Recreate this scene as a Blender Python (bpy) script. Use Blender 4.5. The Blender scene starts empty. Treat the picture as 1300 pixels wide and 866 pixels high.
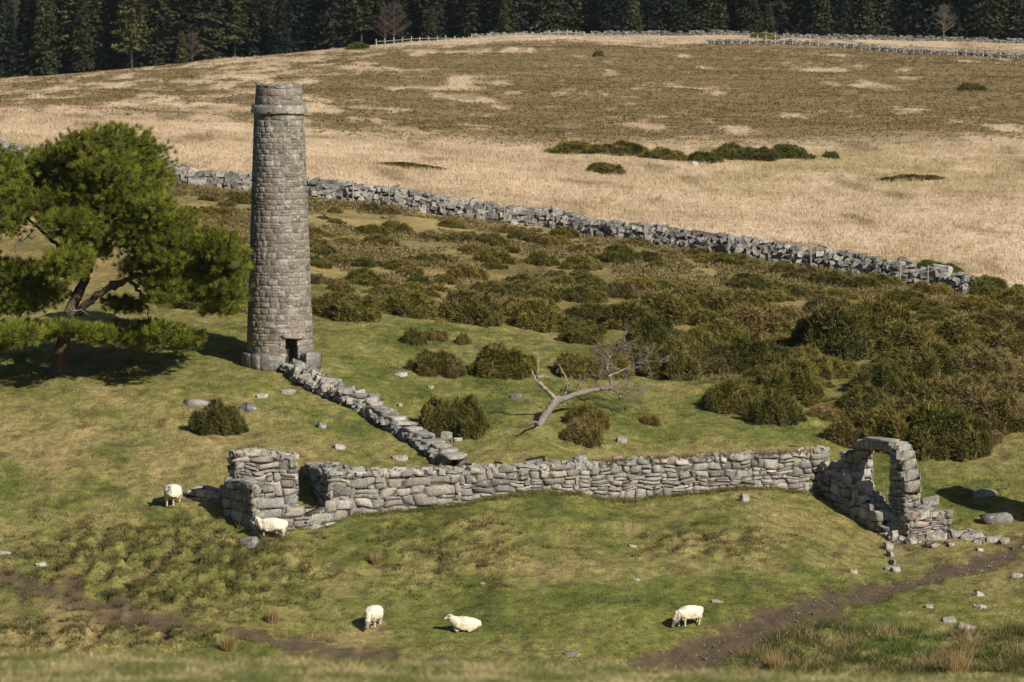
import bpy, bmesh, math, random
import numpy as np
from mathutils import Vector, Matrix

random.seed(7); RNG = np.random.default_rng(7)
SC = bpy.context.scene
COL = SC.collection

# ------------------------------------------------------------------ camera
ZC = 24.0                                   # camera height; the valley floor is near z = 2
FPX = 5760.0                                # focal length in photo pixels (1300 x 866)
PITCH = -(math.radians(0.6) + math.atan(433 / FPX))
cam_d = bpy.data.cameras.new('camera'); cam = bpy.data.objects.new('camera', cam_d); COL.objects.link(cam)
cam.location = (0, 0, ZC); cam.rotation_euler = (math.pi / 2 + PITCH, 0, 0)
cam_d.sensor_width = 36; cam_d.lens = 36 * FPX / 1300
cam_d.clip_start = 0.5; cam_d.clip_end = 6000
cam_d.dof.use_dof = True; cam_d.dof.focus_distance = 172; cam_d.dof.aperture_fstop = 8
SC.camera = cam

# ------------------------------------------------------------------ light
SUN_AZ = math.radians(138); SUN_EL = math.radians(35)      # azimuth clockwise from +Y
to_sun = Vector((math.sin(SUN_AZ) * math.cos(SUN_EL), math.cos(SUN_AZ) * math.cos(SUN_EL), math.sin(SUN_EL)))
w = bpy.data.worlds.new('World'); SC.world = w; w.use_nodes = True
nt = w.node_tree; bg = nt.nodes['Background']; sky = nt.nodes.new('ShaderNodeTexSky')
sky.sky_type = 'NISHITA'; sky.sun_disc = False; sky.sun_elevation = SUN_EL; sky.sun_rotation = SUN_AZ
nt.links.new(sky.outputs[0], bg.inputs[0]); bg.inputs[1].default_value = 0.05
sd = bpy.data.lights.new('sun', 'SUN'); sun = bpy.data.objects.new('sun', sd); COL.objects.link(sun)
sd.energy = 5.0; sd.angle = math.radians(0.5); sd.color = (1.0, 0.92, 0.79)
sun.rotation_euler = (-to_sun).to_track_quat('-Z', 'Y').to_euler()
SC.cycles.diffuse_bounces = 2
SC.view_settings.view_transform = 'Standard'; SC.view_settings.look = 'None'
SC.view_settings.exposure = 0.30; SC.view_settings.gamma = 1; SC.view_settings.use_curve_mapping = False

# ------------------------------------------------------------------ numpy helpers
_F = np.array([0, math.cos(PITCH), math.sin(PITCH)]); _U = np.array([0, -math.sin(PITCH), math.cos(PITCH)])
def ray(u, v):
    return _F + np.array([(u - 650) / FPX, 0, 0]) - (v - 433) / FPX * _U
def at(u, v, Y):
    d = ray(u, v); t = Y / d[1]
    return np.array([d[0] * t, Y, ZC + d[2] * t])
def proj(X, Y, Z):
    z = Z - ZC
    f = Y * _F[1] + z * _F[2]; up = Y * _U[1] + z * _U[2]
    return 650 + FPX * X / f, 433 - FPX * up / f
def smooth(a, b, x):
    t = np.clip((x - a) / (b - a), 0, 1); return t * t * (3 - 2 * t)
def _hash(i, j, s):
    h = (i.astype(np.int64) * 374761393 + j.astype(np.int64) * 668265263 + s * 1442695041) & 0x7fffffff
    h = ((h ^ (h >> 13)) * 1274126177) & 0x7fffffff
    return ((h ^ (h >> 16)) & 0xffff) / 65535.0
def noise(x, y, s=0):
    x = np.asarray(x, float); y = np.asarray(y, float)
    i = np.floor(x); j = np.floor(y); fx = x - i; fy = y - j
    def g(di, dj):
        a = _hash(i + di, j + dj, s) * 2 * math.pi
        return np.cos(a) * (fx - di) + np.sin(a) * (fy - dj)
    sx = fx * fx * fx * (fx * (fx * 6 - 15) + 10); sy = fy * fy * fy * (fy * (fy * 6 - 15) + 10)
    n0 = g(0, 0) * (1 - sx) + g(1, 0) * sx; n1 = g(0, 1) * (1 - sx) + g(1, 1) * sx
    return (n0 * (1 - sy) + n1 * sy) * 1.5
def fbm(x, y, s=0, o=4):
    r = 0; a = 1.0; t = 0
    for k in range(o):
        r = r + a * noise(x * 2 ** k + 13.7 * k, y * 2 ** k - 7.1 * k, s + k); t += a; a *= 0.5
    return r / t * 1.4
def seg_dist(X, Y, pts):
    best = np.full(np.shape(X), 1e9)
    for (ax, ay), (bx, by) in zip(pts[:-1], pts[1:]):
        dx, dy = bx - ax, by - ay
        t = np.clip(((X - ax) * dx + (Y - ay) * dy) / (dx * dx + dy * dy), 0, 1)
        best = np.minimum(best, np.hypot(X - ax - t * dx, Y - ay - t * dy))
    return best

# ------------------------------------------------------------------ terrain
CTRL = [(-150,845,141),(0,842,141),(325,842,141),(650,842,141),(975,848,141),(1300,852,141),(1450,850,141),
 (0,770,147),(325,790,146),(475,796,146),(650,790,146.5),(875,797,146),(1040,765,149),(1200,727,154),(1300,760,150.5),(1450,740,152),
 (0,700,153),(200,700,153),(340,685,155),(600,690,154.5),(800,700,154),(1000,690,156),(1130,702,159.5),(1250,690,159.5),(1450,660,160),
 (400,657,157.5),(600,639,159.7),(800,642,161.8),(1040,634,164.3),(1150,668,160.8),(218,645,158.5),(60,620,160),(-150,600,161),
 (600,588,164),(800,575,167),(1000,560,169),(1250,610,165.5),(1450,560,169),(400,595,163),(250,560,165),
 (75,478,173),(355,464,175),(-150,460,176),(200,470,174),(500,500,172.5),(690,545,167.5),(850,500,177),(1100,530,173),(1300,500,178),
 (0,400,187),(250,390,187),(450,410,184),(650,430,186),(850,430,190),(1100,430,190),(1300,430,193),
 (150,300,212),(500,330,210),(700,350,210),(950,380,206),
 (-150,180,256),(0,200,250),(230,232,245),(420,252,242),(700,290,236),(950,326,227),(1200,368,217),(1300,388,213),(1450,420,206),
 (-150,140,350),(0,150,340),(350,190,300),(650,200,320),(1000,250,285),(1300,300,252),(1300,200,335),(1450,250,290),
 (300,120,430),(650,130,430),(1000,150,405),(1300,120,455),
 (-150,112,560),(0,104,560),(300,77,590),(480,62,600),(650,53,600),(900,57,600),(1100,62,595),(1300,73,580),(1450,78,575),
 (650,47,640),(900,45,640),(1300,55,635),(0,104,650),(300,77,660),(-150,112,650),(1450,58,635)]
_cp = np.array([at(*c) for c in CTRL])
_cx = np.c_[_cp[:, 0] / _cp[:, 1] / 0.1, np.log(_cp[:, 1]) / 0.35]
def _k(r2): return np.where(r2 > 0, 0.5 * r2 * np.log(np.maximum(r2, 1e-12)), 0)
_n = len(_cx)
_K = _k(((_cx[:, None] - _cx[None]) ** 2).sum(-1)) + np.eye(_n) * 0.012
_Pm = np.c_[np.ones(_n), _cx]
_A = np.block([[_K, _Pm], [_Pm.T, np.zeros((3, 3))]])
_w = np.linalg.solve(_A, np.r_[_cp[:, 2], 0, 0, 0])
def _tps(a, Y):
    q = np.c_[np.clip(a, -0.14, 0.14) / 0.1, np.log(Y) / 0.35]
    out = np.empty(len(q))
    for i in range(0, len(q), 20000):
        b = q[i:i + 20000]
        out[i:i + 20000] = _k(((b[:, None] - _cx[None]) ** 2).sum(-1)) @ _w[:_n] + _w[_n] + b @ _w[_n + 1:]
    return out
CREST_U = [-150, 0, 300, 650, 850, 1000, 1300, 1450]; CREST_V = [822, 826, 834, 840, 848, 851, 857, 858]; YC = 22.0
_cra = [at(u, v, YC)[0] / YC for u, v in zip(CREST_U, CREST_V)]; _crz = [at(u, v + 4, YC)[2] for u, v in zip(CREST_U, CREST_V)]
Y0, Y1 = 138.0, 648.0
ROUGH = None
def base_h(X, Y):
    X = np.asarray(X, float); Y = np.asarray(Y, float)
    a = X / np.maximum(Y, 1e-3)
    z = _tps(a, np.clip(Y, Y0, Y1))
    zc = np.interp(a, _cra, _crz)
    t = np.clip((Y - YC) / (Y0 - YC), 0, 1); L = Y0 - YC
    h = (2*t**3-3*t**2+1)*zc + (t**3-2*t**2+t)*L*-0.25 + (-2*t**3+3*t**2)*z + (t**3-t**2)*L*-0.02
    q = np.clip(Y / YC, 0, 1)
    near = (ZC - 1.65) * (1 - q) + zc * q + 0.32 * 4 * q * (1 - q)
    z = np.where(Y < YC, near, np.where(Y < Y0, h, z))
    e = np.maximum(Y - Y1, 0)
    z = z + np.where(e < 30, -0.012 * e, -0.36) + 62 * smooth(40, 420, e) + 90 * smooth(300, 1900, e) + 14 * fbm(X / 400, Y / 400, 5, 2) * smooth(100, 900, e)
    return z
def rough_mask(u, v):
    m = np.exp(-(((u - 215) / 190) ** 2 + ((v - 722) / 62) ** 2) ** 2)
    m = np.maximum(m, 0.55 * np.exp(-(((u - 560) / 100) ** 2 + ((v - 700) / 45) ** 2) ** 2))
    m = np.maximum(m, 0.5 * np.exp(-(((u - 900) / 90) ** 2 + ((v - 690) / 22) ** 2) ** 2))
    m = np.maximum(m, 0.7 * np.exp(-(((u - 120) / 180) ** 2 + ((v - 810) / 22) ** 2) ** 2))
    return m
def height(X, Y):
    X = np.atleast_1d(np.asarray(X, float)); Y = np.atleast_1d(np.asarray(Y, float))
    z = base_h(X, Y)
    u, v = proj(X, Y, z)
    mid = smooth(120, 140, Y) * (1 - smooth(620, 660, Y))
    f = smooth(200, 330, Y)
    z = z + mid * (0.14 * fbm(X / 5.0, Y / 5.0, 3, 3) + 0.05 * fbm(X / 1.3, Y / 1.3, 9, 2)) + mid * f * 0.5 * fbm(X / 22, Y / 22, 21, 3)
    r = rough_mask(u, v) * mid
    hum = noise(X / 0.62, Y / 0.85, 31)
    z = z + r * (0.30 * smooth(0.02, 0.36, hum + 0.35 * noise(X / 0.33, Y / 0.5, 33)) + 0.2 * fbm(X / 1.6, Y / 2.0, 35, 2))
    z = z + mid * (0.045 * noise(X / 0.5, Y / 0.6, 41) + 0.09 * np.maximum(noise(X / 1.1, Y / 1.3, 43) - 0.25, 0)) * (1 - f)
    z = z + 0.02 * fbm(X / 0.5, Y / 0.5, 77, 2) * (Y < 60)
    return z
def hz(x, y): return float(height(x, y)[0])
_ys = np.r_[np.arange(137, 260, 0.06), np.arange(260, 660, 0.4)]
def ground(u, v):
    d = ray(u, v); t = _ys / d[1]
    X = d[0] * t; Z = ZC + d[2] * t
    H = height(X, _ys)
    below = np.nonzero(Z < H)[0]
    i = below[0] if len(below) else len(_ys) - 1
    return np.array([X[i], _ys[i], H[i]])

def poly_world(pts): return [tuple(ground(u, v)[:2]) for u, v in pts]
TRACK = poly_world([(815,866),(860,842),(920,818),(980,792),(1040,768),(1120,746),(1190,730),(1245,716),(1290,694),(1350,668)])
LMUD = poly_world([(-60,728),(40,745),(110,772),(190,793),(290,803),(370,815),(460,832),(520,842)])
def mud_mask(X, Y):
    n = fbm(X / 1.1, Y / 1.4, 51, 3) + 0.7 * noise(X / .35, Y / .7, 53)
    a = smooth(0.35, -0.25, seg_dist(X, Y, TRACK) - (0.72 + 0.45 * smooth(152, 144, Y)) + 0.6 * n)
    b = smooth(0.35, -0.25, seg_dist(X, Y, LMUD) - 0.62 + 1.3 * fbm(X / 1.7, Y / 2.2, 57, 3))
    return a, b

# colours of the ground cover (reflectance)
GREEN = np.array([0.160, 0.170, 0.046]); DGREEN = np.array([0.088, 0.105, 0.028]); TANG = np.array([0.29, 0.228, 0.108])
STRAW = np.array([0.61, 0.48, 0.34]); HEATH = np.array([0.19, 0.138, 0.062]); MUD = np.array([0.115, 0.070, 0.038]); OLIVE = np.array([0.185, 0.155, 0.06])
def mix(a, b, t): t = np.clip(t, 0, 1)[:, None]; return a * (1 - t) + b * t
def heath_mask(X, Y, u=None, v=None):
    if u is None: u, v = proj(X, Y, base_h(X, Y))
    lo = np.interp(u, [-100, 150, 320, 420, 600, 700, 900, 1300], [135, 140, 150, 165, 172, 185, 178, 172])
    n = 0.6 * fbm(X / 11, Y / 34, 61, 5) + 0.55 * fbm(X / 3.2, Y / 11, 63, 4)
    dens = np.interp(u, [-100, 100, 330, 420, 560, 1300], [0.14, 0.14, 0.12, 0.18, 0.36, 0.48])
    core = smooth(lo + 14, lo - 10, v) * smooth(300, 340, Y) * smooth(612, 585, Y)
    band = smooth(48, 66, v - np.interp(u, [-100, 0, 300, 480, 1300], [45, 35, 10, -2, -10]))
    return core * smooth(-0.12, 0.3, n + dens - 0.5 * (1 - band))
def gcol(X, Y):
    z = base_h(X, Y); u, v = proj(X, Y, z)
    n1 = fbm(X / 7, Y / 9, 101, 4); n2 = fbm(X / 2.2, Y / 3.2, 105, 4); n3 = fbm(X / 0.7, Y / 1.0, 109, 3)
    tan = 0.22 + 0.50 * n1 + 0.5 * n2 + 0.25 * n3
    tan += 0.40 * np.exp(-(((u - 110) / 210) ** 2 + ((v - 575) / 55) ** 2)) + 0.35 * smooth(150, 60, np.abs(u - 620)) * smooth(40, 0, np.abs(v - 715))
    tan += 0.3 * np.exp(-(((u - 980) / 200) ** 2 + ((v - 690) / 40) ** 2)) - 0.35 * np.exp(-(((u - 760) / 260) ** 2 + ((v - 775) / 40) ** 2))
    tan += 0.7 * np.exp(-(((u - 60) / 130) ** 2 + ((v - 795) / 45) ** 2)) + 0.4 * np.exp(-(((u - 420) / 90) ** 2 + ((v - 815) / 18) ** 2)) - 0.25 * np.exp(-(((u - 800) / 250) ** 2 + ((v - 545) / 30) ** 2))
    c = mix(GREEN, TANG, tan)
    c = mix(c, DGREEN, 0.8 * smooth(0.1, 0.5, -n2 * 0.7 - n1 * 0.5 + 0.15 * n3))
    n4 = noise(X / 0.42, Y / 0.6, 115); n5 = noise(X / 0.9, Y / 1.1, 116)
    c = c * (1 + 0.20 * n4 + 0.14 * n3)[:, None]
    c = mix(c, np.array([0.10, 0.075, 0.04]), 0.6 * smooth(0.46, 0.62, n5 + 0.25 * n4) * (Y < 190))
    r = rough_mask(u, v)
    c = mix(c, np.array([0.14, 0.125, 0.045]), 0.55 * r * smooth(-0.3, 0.3, fbm(X / 0.8, Y, 113, 3)))
    mid = smooth(183, 200, Y + 6 * n1)
    c = mix(c, mix(OLIVE, np.array([0.34, 0.26, 0.12]), 0.5 + 0.9 * n1 + 0.5 * n2), mid * 0.9)
    wl = np.interp(X / np.maximum(Y, 1), [-0.14, -0.113, -0.073, -0.04, 0.0087, 0.052, 0.0955, 0.113, 0.14], [256, 250, 245, 242, 236, 227, 217, 213, 206])
    beyond = smooth(-1.5, 1.5, Y - wl)
    st = mix(STRAW, np.array([0.46, 0.355, 0.23]), 0.38 + 0.8 * fbm(X / 9, Y / 30, 121, 4) + 0.5 * fbm(X / 2.0, Y / 14, 122, 3))
    st = mix(st, np.array([0.33, 0.27, 0.115]), 0.8 * np.exp(-(((u - 1100) / 260) ** 2 + ((v - 215) / 28) ** 2)) * smooth(-0.4, 0.3, fbm(X / 6, Y / 18, 123, 3) + 0.2))
    st = mix(st, HEATH, 0.9 * heath_mask(X, Y, u, v))
    st = mix(st, np.array([0.2, 0.15, 0.07]), 0.6 * smooth(0.25, 0.6, fbm(X / 5, Y / 25, 125, 3)))
    c = mix(c, st, beyond)
    a, b = mud_mask(X, Y)
    c = mix(c, MUD * 1.15, 0.85 * np.maximum(a, b * 0.9) * (Y < 175))
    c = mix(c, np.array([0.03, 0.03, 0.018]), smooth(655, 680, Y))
    fg = smooth(60, 30, Y)
    c = mix(c, mix(np.array([0.135, 0.150, 0.045]), np.array([0.44, 0.36, 0.19]), 0.22 + 1.7 * fbm(X / 0.30, Y / 0.5, 131, 3)), fg)
    return c

# ------------------------------------------------------------------ mesh builder and materials
class MB:
    def __init__(s): s.v = []; s.f4 = []; s.f3 = []; s.c = []; s.n = 0
    def add(s, v, f, c):
        v = np.asarray(v, float).reshape(-1, 3)
        for q in (f if isinstance(f, tuple) else (f,)):
            q = np.asarray(q, int); (s.f4 if q.shape[1] == 4 else s.f3).append(q + s.n)
        c = np.asarray(c, float)
        s.c.append(np.broadcast_to(c, (len(v), 3)) if c.ndim == 1 else c); s.v.append(v); s.n += len(v)
    def mesh(s, name, mat, smooth_=False):
        me = bpy.data.meshes.new(name)
        v = np.concatenate(s.v)
        f4 = np.concatenate(s.f4) if s.f4 else np.zeros((0, 4), int); f3 = np.concatenate(s.f3) if s.f3 else np.zeros((0, 3), int)
        me.vertices.add(len(v)); me.vertices.foreach_set('co', v.astype(np.float32).ravel())
        li = np.r_[f4.ravel(), f3.ravel()]
        me.loops.add(len(li)); me.loops.foreach_set('vertex_index', li.astype(np.int32))
        n4, n3 = len(f4), len(f3)
        me.polygons.add(n4 + n3)
        me.polygons.foreach_set('loop_start', np.r_[np.arange(n4) * 4, n4 * 4 + np.arange(n3) * 3].astype(np.int32))
        if smooth_: me.polygons.foreach_set('use_smooth', np.ones(n4 + n3, bool))
        me.update(calc_edges=True)
        c = np.concatenate(s.c)
        at_ = me.attributes.new('tint', 'FLOAT_COLOR', 'POINT')
        at_.data.foreach_set('color', np.c_[c, np.ones(len(c))].astype(np.float32).ravel())
        me.materials.append(mat)
        return me
    def build(s, name, mat, parent=None, smooth_=False):
        return link(name, s.mesh(name, mat, smooth_), parent)
def link(name, me, parent=None):
    o = bpy.data.objects.new(name, me); COL.objects.link(o)
    if parent is not None: o.parent = parent
    return o
def empty(name, loc=(0, 0, 0), rz=0.0):
    o = bpy.data.objects.new(name, None); COL.objects.link(o); o.location = loc; o.rotation_euler = (0, 0, rz); o.empty_display_size = 0.3
    return o
def tag(o, label=None, cat=None, group=None, kind=None):
    if label: o['label'] = label
    if cat: o['category'] = cat
    if group: o['group'] = group
    if kind: o['kind'] = kind
    return o
def copy_tree(o, parent=None):
    c = o.copy(); COL.objects.link(c)
    if parent is not None: c.parent = parent
    for ch in o.children: copy_tree(ch, c)
    return c
LABELLED = []                                                       # (object, label stem, category, group, photo u)
ORD = ['leftmost', 'second from left', 'third from left', 'fourth from left', 'fifth from left', 'sixth from left', 'seventh from left',
       'eighth from left', 'ninth from left', 'tenth from left', 'eleventh from left', 'twelfth from left', 'thirteenth from left',
       'fourteenth from left', 'fifteenth from left', 'sixteenth from left', 'seventeenth from left', 'eighteenth from left',
       'nineteenth from left', 'twentieth from left', 'fifth from right', 'fourth from right', 'third from right', 'second from right']
def finish_labels():
    by = {}
    for r in LABELLED: by.setdefault(r[1], []).append(r)
    for lab, rows in by.items():
        rows.sort(key=lambda r: r[4])
        for i, (o, l, c, g, u) in enumerate(rows):
            if len(rows) > 1:
                p = 'rightmost' if i == len(rows) - 1 else ORD[min(i, len(ORD) - 1)]
                l = l + ', ' + p
            tag(o, l, c, g)

def material(name, build):
    m = bpy.data.materials.new(name); m.use_nodes = True
    nt = m.node_tree; p = nt.nodes['Principled BSDF']
    def nd(t, **kw):
        n = nt.nodes.new(t)
        for k, v in kw.items():
            if k.startswith('_'): setattr(n, k[1:], v)
            else: n.inputs[k].default_value = v
        return n
    build(nt, p, nd, nt.links.new)
    return m
def noise_tex(nd, L, co, scale, detail=4, rough=0.6, mapscale=None):
    if mapscale:
        mp = nd('ShaderNodeMapping'); mp.inputs['Scale'].default_value = mapscale; L(co, mp.inputs[0]); co = mp.outputs[0]
    n = nd('ShaderNodeTexNoise', Scale=scale, Detail=detail, Roughness=rough); L(co, n.inputs['Vector']); return n.outputs['Fac']
def ramp(nd, L, fac, stops):
    r = nd('ShaderNodeValToRGB'); e = r.color_ramp.elements
    while len(e) < len(stops): e.new(0.5)
    for k, (p, c) in enumerate(stops): e[k].position = p; e[k].color = (*c, 1) if len(c) == 3 else c
    L(fac, r.inputs[0]); return r.outputs[0]
def mul(nd, L, a, b, fac=1.0, mode='MULTIPLY'):
    m = nd('ShaderNodeMix', _data_type='RGBA', _blend_type=mode); m.inputs[0].default_value = fac
    L(a, m.inputs[6]); L(b, m.inputs[7]); return m.outputs[2]
def attr(nd): return nd('ShaderNodeAttribute', _attribute_name='tint').outputs['Color']
def grey(a): return (a, a, a)

def b_ground(nt, p, nd, L):
    co = nd('ShaderNodeTexCoord').outputs['Object']
    c = attr(nd)
    n1 = noise_tex(nd, L, co, 3.5, 6, 0.7, (1, 0.7, 1)); n2 = noise_tex(nd, L, co, 18, 4, 0.7)
    c = mul(nd, L, c, ramp(nd, L, n1, [(0.25, grey(0.42)), (0.5, grey(1)), (0.75, (1.55, 1.45, 1.25))]))
    c = mul(nd, L, c, ramp(nd, L, n2, [(0.3, grey(0.62)), (0.7, grey(1.3))]))
    L(c, p.inputs['Base Color']); p.inputs['Roughness'].default_value = 0.95; p.inputs['Specular IOR Level'].default_value = 0.1
    b = nd('ShaderNodeBump', Strength=0.7, Distance=0.12); L(n1, b.inputs['Height']); L(b.outputs[0], p.inputs['Normal'])
def b_mud(nt, p, nd, L):
    co = nd('ShaderNodeTexCoord').outputs['Object']
    n1 = noise_tex(nd, L, co, 2.2, 6, 0.75, (1, 0.7, 1)); n2 = noise_tex(nd, L, co, 14, 5, 0.75)
    c = mul(nd, L, attr(nd), ramp(nd, L, n1, [(0.3, grey(0.45)), (0.55, grey(1)), (0.72, (1.7, 1.55, 1.35))]))
    c = mul(nd, L, c, ramp(nd, L, n2, [(0.3, grey(0.5)), (0.62, grey(1.1)), (0.78, (2.2, 2.0, 1.8))]))
    L(c, p.inputs['Base Color']); p.inputs['Roughness'].default_value = 0.75
    b = nd('ShaderNodeBump', Strength=0.9, Distance=0.1); L(n2, b.inputs['Height']); L(b.outputs[0], p.inputs['Normal'])
def b_stone(nt, p, nd, L):
    co = nd('ShaderNodeTexCoord').outputs['Object']
    n1 = noise_tex(nd, L, co, 2.0, 5, 0.65); n2 = noise_tex(nd, L, co, 11, 5, 0.75); n3 = noise_tex(nd, L, co, 6.0, 4, 0.65)
    c = mul(nd, L, attr(nd), ramp(nd, L, n1, [(0.3, (0.68, 0.66, 0.66)), (0.55, grey(1)), (0.75, (1.25, 1.2, 1.1))]))
    c = mul(nd, L, c, ramp(nd, L, n2, [(0.3, grey(0.55)), (0.55, grey(1.0)), (0.72, grey(1.35))]))
    m = nd('ShaderNodeMix', _data_type='RGBA'); L(ramp(nd, L, n3, [(0.57, grey(0)), (0.66, grey(0.7))]), m.inputs[0]); L(c, m.inputs[6]); m.inputs[7].default_value = (0.46, 0.45, 0.41, 1)   # lichen
    L(m.outputs[2], p.inputs['Base Color']); p.inputs['Roughness'].default_value = 0.9; p.inputs['Specular IOR Level'].default_value = 0.2
    b = nd('ShaderNodeBump', Strength=0.8, Distance=0.05); L(n2, b.inputs['Height']); L(b.outputs[0], p.inputs['Normal'])
def b_leaf(var, trans):
    def f(nt, p, nd, L):
        c = attr(nd)
        oi = nd('ShaderNodeObjectInfo')
        c = mul(nd, L, c, ramp(nd, L, oi.outputs['Random'], [(0, (1 - var, 1 - var * 0.9, 1 - var * 0.4)), (0.5, grey(1)), (1, (1 + var, 1 + var * 0.7, 1 + var * 0.2))]))
        L(c, p.inputs['Base Color']); p.inputs['Roughness'].default_value = 0.75; p.inputs['Specular IOR Level'].default_value = 0.15
        t = nd('ShaderNodeBsdfTranslucent'); L(c, t.inputs[0])
        mx = nd('ShaderNodeMixShader'); mx.inputs[0].default_value = trans
        L(p.outputs[0], mx.inputs[1]); L(t.outputs[0], mx.inputs[2]); L(mx.outputs[0], nt.nodes['Material Output'].inputs[0])
    return f
def b_bark(nt, p, nd, L):
    co = nd('ShaderNodeTexCoord').outputs['Object']
    n = noise_tex(nd, L, co, 9, 6, 0.75, (1, 1, 0.3))
    c = mul(nd, L, attr(nd), ramp(nd, L, n, [(0.3, grey(0.45)), (0.6, grey(1.1)), (0.8, grey(1.5))]))
    L(c, p.inputs['Base Color']); p.inputs['Roughness'].default_value = 0.9
    b = nd('ShaderNodeBump', Strength=0.9, Distance=0.05); L(n, b.inputs['Height']); L(b.outputs[0], p.inputs['Normal'])
def b_wool(nt, p, nd, L):
    co = nd('ShaderNodeTexCoord').outputs['Object']
    n = noise_tex(nd, L, co, 14, 4, 0.7)
    c = mul(nd, L, attr(nd), ramp(nd, L, n, [(0.3, grey(0.8)), (0.6, grey(1.0))]))
    L(c, p.inputs['Base Color']); p.inputs['Roughness'].default_value = 1; p.inputs['Specular IOR Level'].default_value = 0.05
    b = nd('ShaderNodeBump', Strength=0.8, Distance=0.03); L(n, b.inputs['Height']); L(b.outputs[0], p.inputs['Normal'])
M_GROUND = material('moor turf', b_ground); M_MUD = material('wet mud', b_mud); M_STONE = material('granite', b_stone)
M_GRASS = material('grass blades', b_leaf(0.0, 0.3)); M_GORSE = material('gorse', b_leaf(0.20, 0.12)); M_PINE = material('pine needles', b_leaf(0.0, 0.18))
M_SPRUCE = material('spruce needles', b_leaf(0.4, 0.05)); M_BARK = material('bark', b_bark); M_WOOL = material('wool', b_wool)

# ------------------------------------------------------------------ ground sheet
def cols():
    inner = np.arange(-0.135, 0.1351, 0.00085)
    outer = np.array([0.145, 0.16, 0.18, 0.21, 0.25, 0.3, 0.36, 0.45, 0.6, 0.8])
    return np.r_[-outer[::-1], inner, outer]
def rows():
    ys = [0.5]
    while ys[-1] < 3800:
        y = ys[-1]
        d = 0.25 if y < 30 else 2.5 if y < 134 else 0.21 if y < 190 else np.interp(y, [190, 320, 650, 800, 3800], [0.3, 1.2, 2.6, 12, 150])
        ys.append(y + d)
    return np.array(ys)
def terrain():
    a = cols(); y = rows(); nc, nr = len(a), len(y)
    YY, AA = np.meshgrid(y, a, indexing='ij'); X = (AA * YY).ravel(); Y = YY.ravel()
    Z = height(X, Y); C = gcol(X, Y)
    ma, mb = mud_mask(X, Y)
    ma = np.where((Y > 137) & (Y < 178), ma, 0); mb = np.where((Y > 137) & (Y < 178), mb, 0)
    Z = Z - 0.10 * ma - 0.05 * mb + 0.05 * np.maximum(ma, mb) * fbm(X / 0.5, Y / 0.5, 151, 2)
    i = np.arange(nr - 1)[:, None] * nc + np.arange(nc - 1)[None]
    F = np.stack([i, i + 1, i + nc + 1, i + nc], -1).reshape(-1, 4)
    ta = ma[F].mean(1) > 0.5; tb = (mb[F].mean(1) > 0.5) & ~ta
    for name, sel, mat in (('moorland_ground', ~(ta | tb), M_GROUND), ('muddy_track', ta, M_MUD), ('muddy_path', tb, M_MUD)):
        f = F[sel]; ids, inv = np.unique(f, return_inverse=True)
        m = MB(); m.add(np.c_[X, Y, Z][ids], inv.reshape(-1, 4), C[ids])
        tag(m.build(name, mat, None, True), kind='structure')
terrain()

# ------------------------------------------------------------------ stone helpers
_bm = bmesh.new(); bmesh.ops.create_icosphere(_bm, subdivisions=3, radius=1); _bm.verts.ensure_lookup_table()
ICO3 = np.array([v.co[:] for v in _bm.verts]); ICO3F = np.array([[v.index for v in f.verts] for f in _bm.faces]); _bm.free()
_bm = bmesh.new(); bmesh.ops.create_icosphere(_bm, subdivisions=2, radius=1); _bm.verts.ensure_lookup_table()
ICO2 = np.array([v.co[:] for v in _bm.verts]); ICO2F = np.array([[v.index for v in f.verts] for f in _bm.faces]); _bm.free()
def rot_zxy(rng, tilt, rz):
    return np.array((Matrix.Rotation(rz, 3, 'Z') @ Matrix.Rotation(rng.uniform(-tilt, tilt), 3, 'X') @ Matrix.Rotation(rng.uniform(-tilt, tilt), 3, 'Y')))
def boulder(mb, c, size, rng, col, rz=None, tilt=0.25, hi=False, blocky=0.5):
    P, F = (ICO3, ICO3F) if hi else (ICO2, ICO2F)
    n = np.r_[np.array([[1,0,0],[-1,0,0],[0,1,0],[0,-1,0],[0,0,1],[0,0,-1]], float) + rng.normal(0, 0.16, (6, 3)), rng.normal(0, 1, (5, 3))]
    n /= np.linalg.norm(n, axis=1)[:, None]
    d = np.r_[np.full(6, 0.70) * rng.uniform(0.86, 1.14, 6), rng.uniform(0.72, 0.98, 5)]
    q = P @ n.T; r = np.min(np.where(q > 0.05, d / np.maximum(q, 0.05), 9), axis=1)
    r = np.minimum(r, 1.22) * (1 + 0.04 * noise(P[:, 0] * 2.5 + rng.uniform(0, 99), P[:, 1] * 2.5 + P[:, 2] * 1.9, 3))
    v = P * r[:, None] * (np.asarray(size) / 2 / 0.78)
    v = v @ rot_zxy(rng, tilt, rng.uniform(0, 6.3) if rz is None else rz).T + np.asarray(c)
    mb.add(v, F, np.clip(np.asarray(col) * rng.uniform(0.8, 1.2), 0, 0.8))
_S8 = np.array([[x, y, z] for x in (-1, 1) for y in (-1, 1) for z in (-1, 1)], float)
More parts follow.
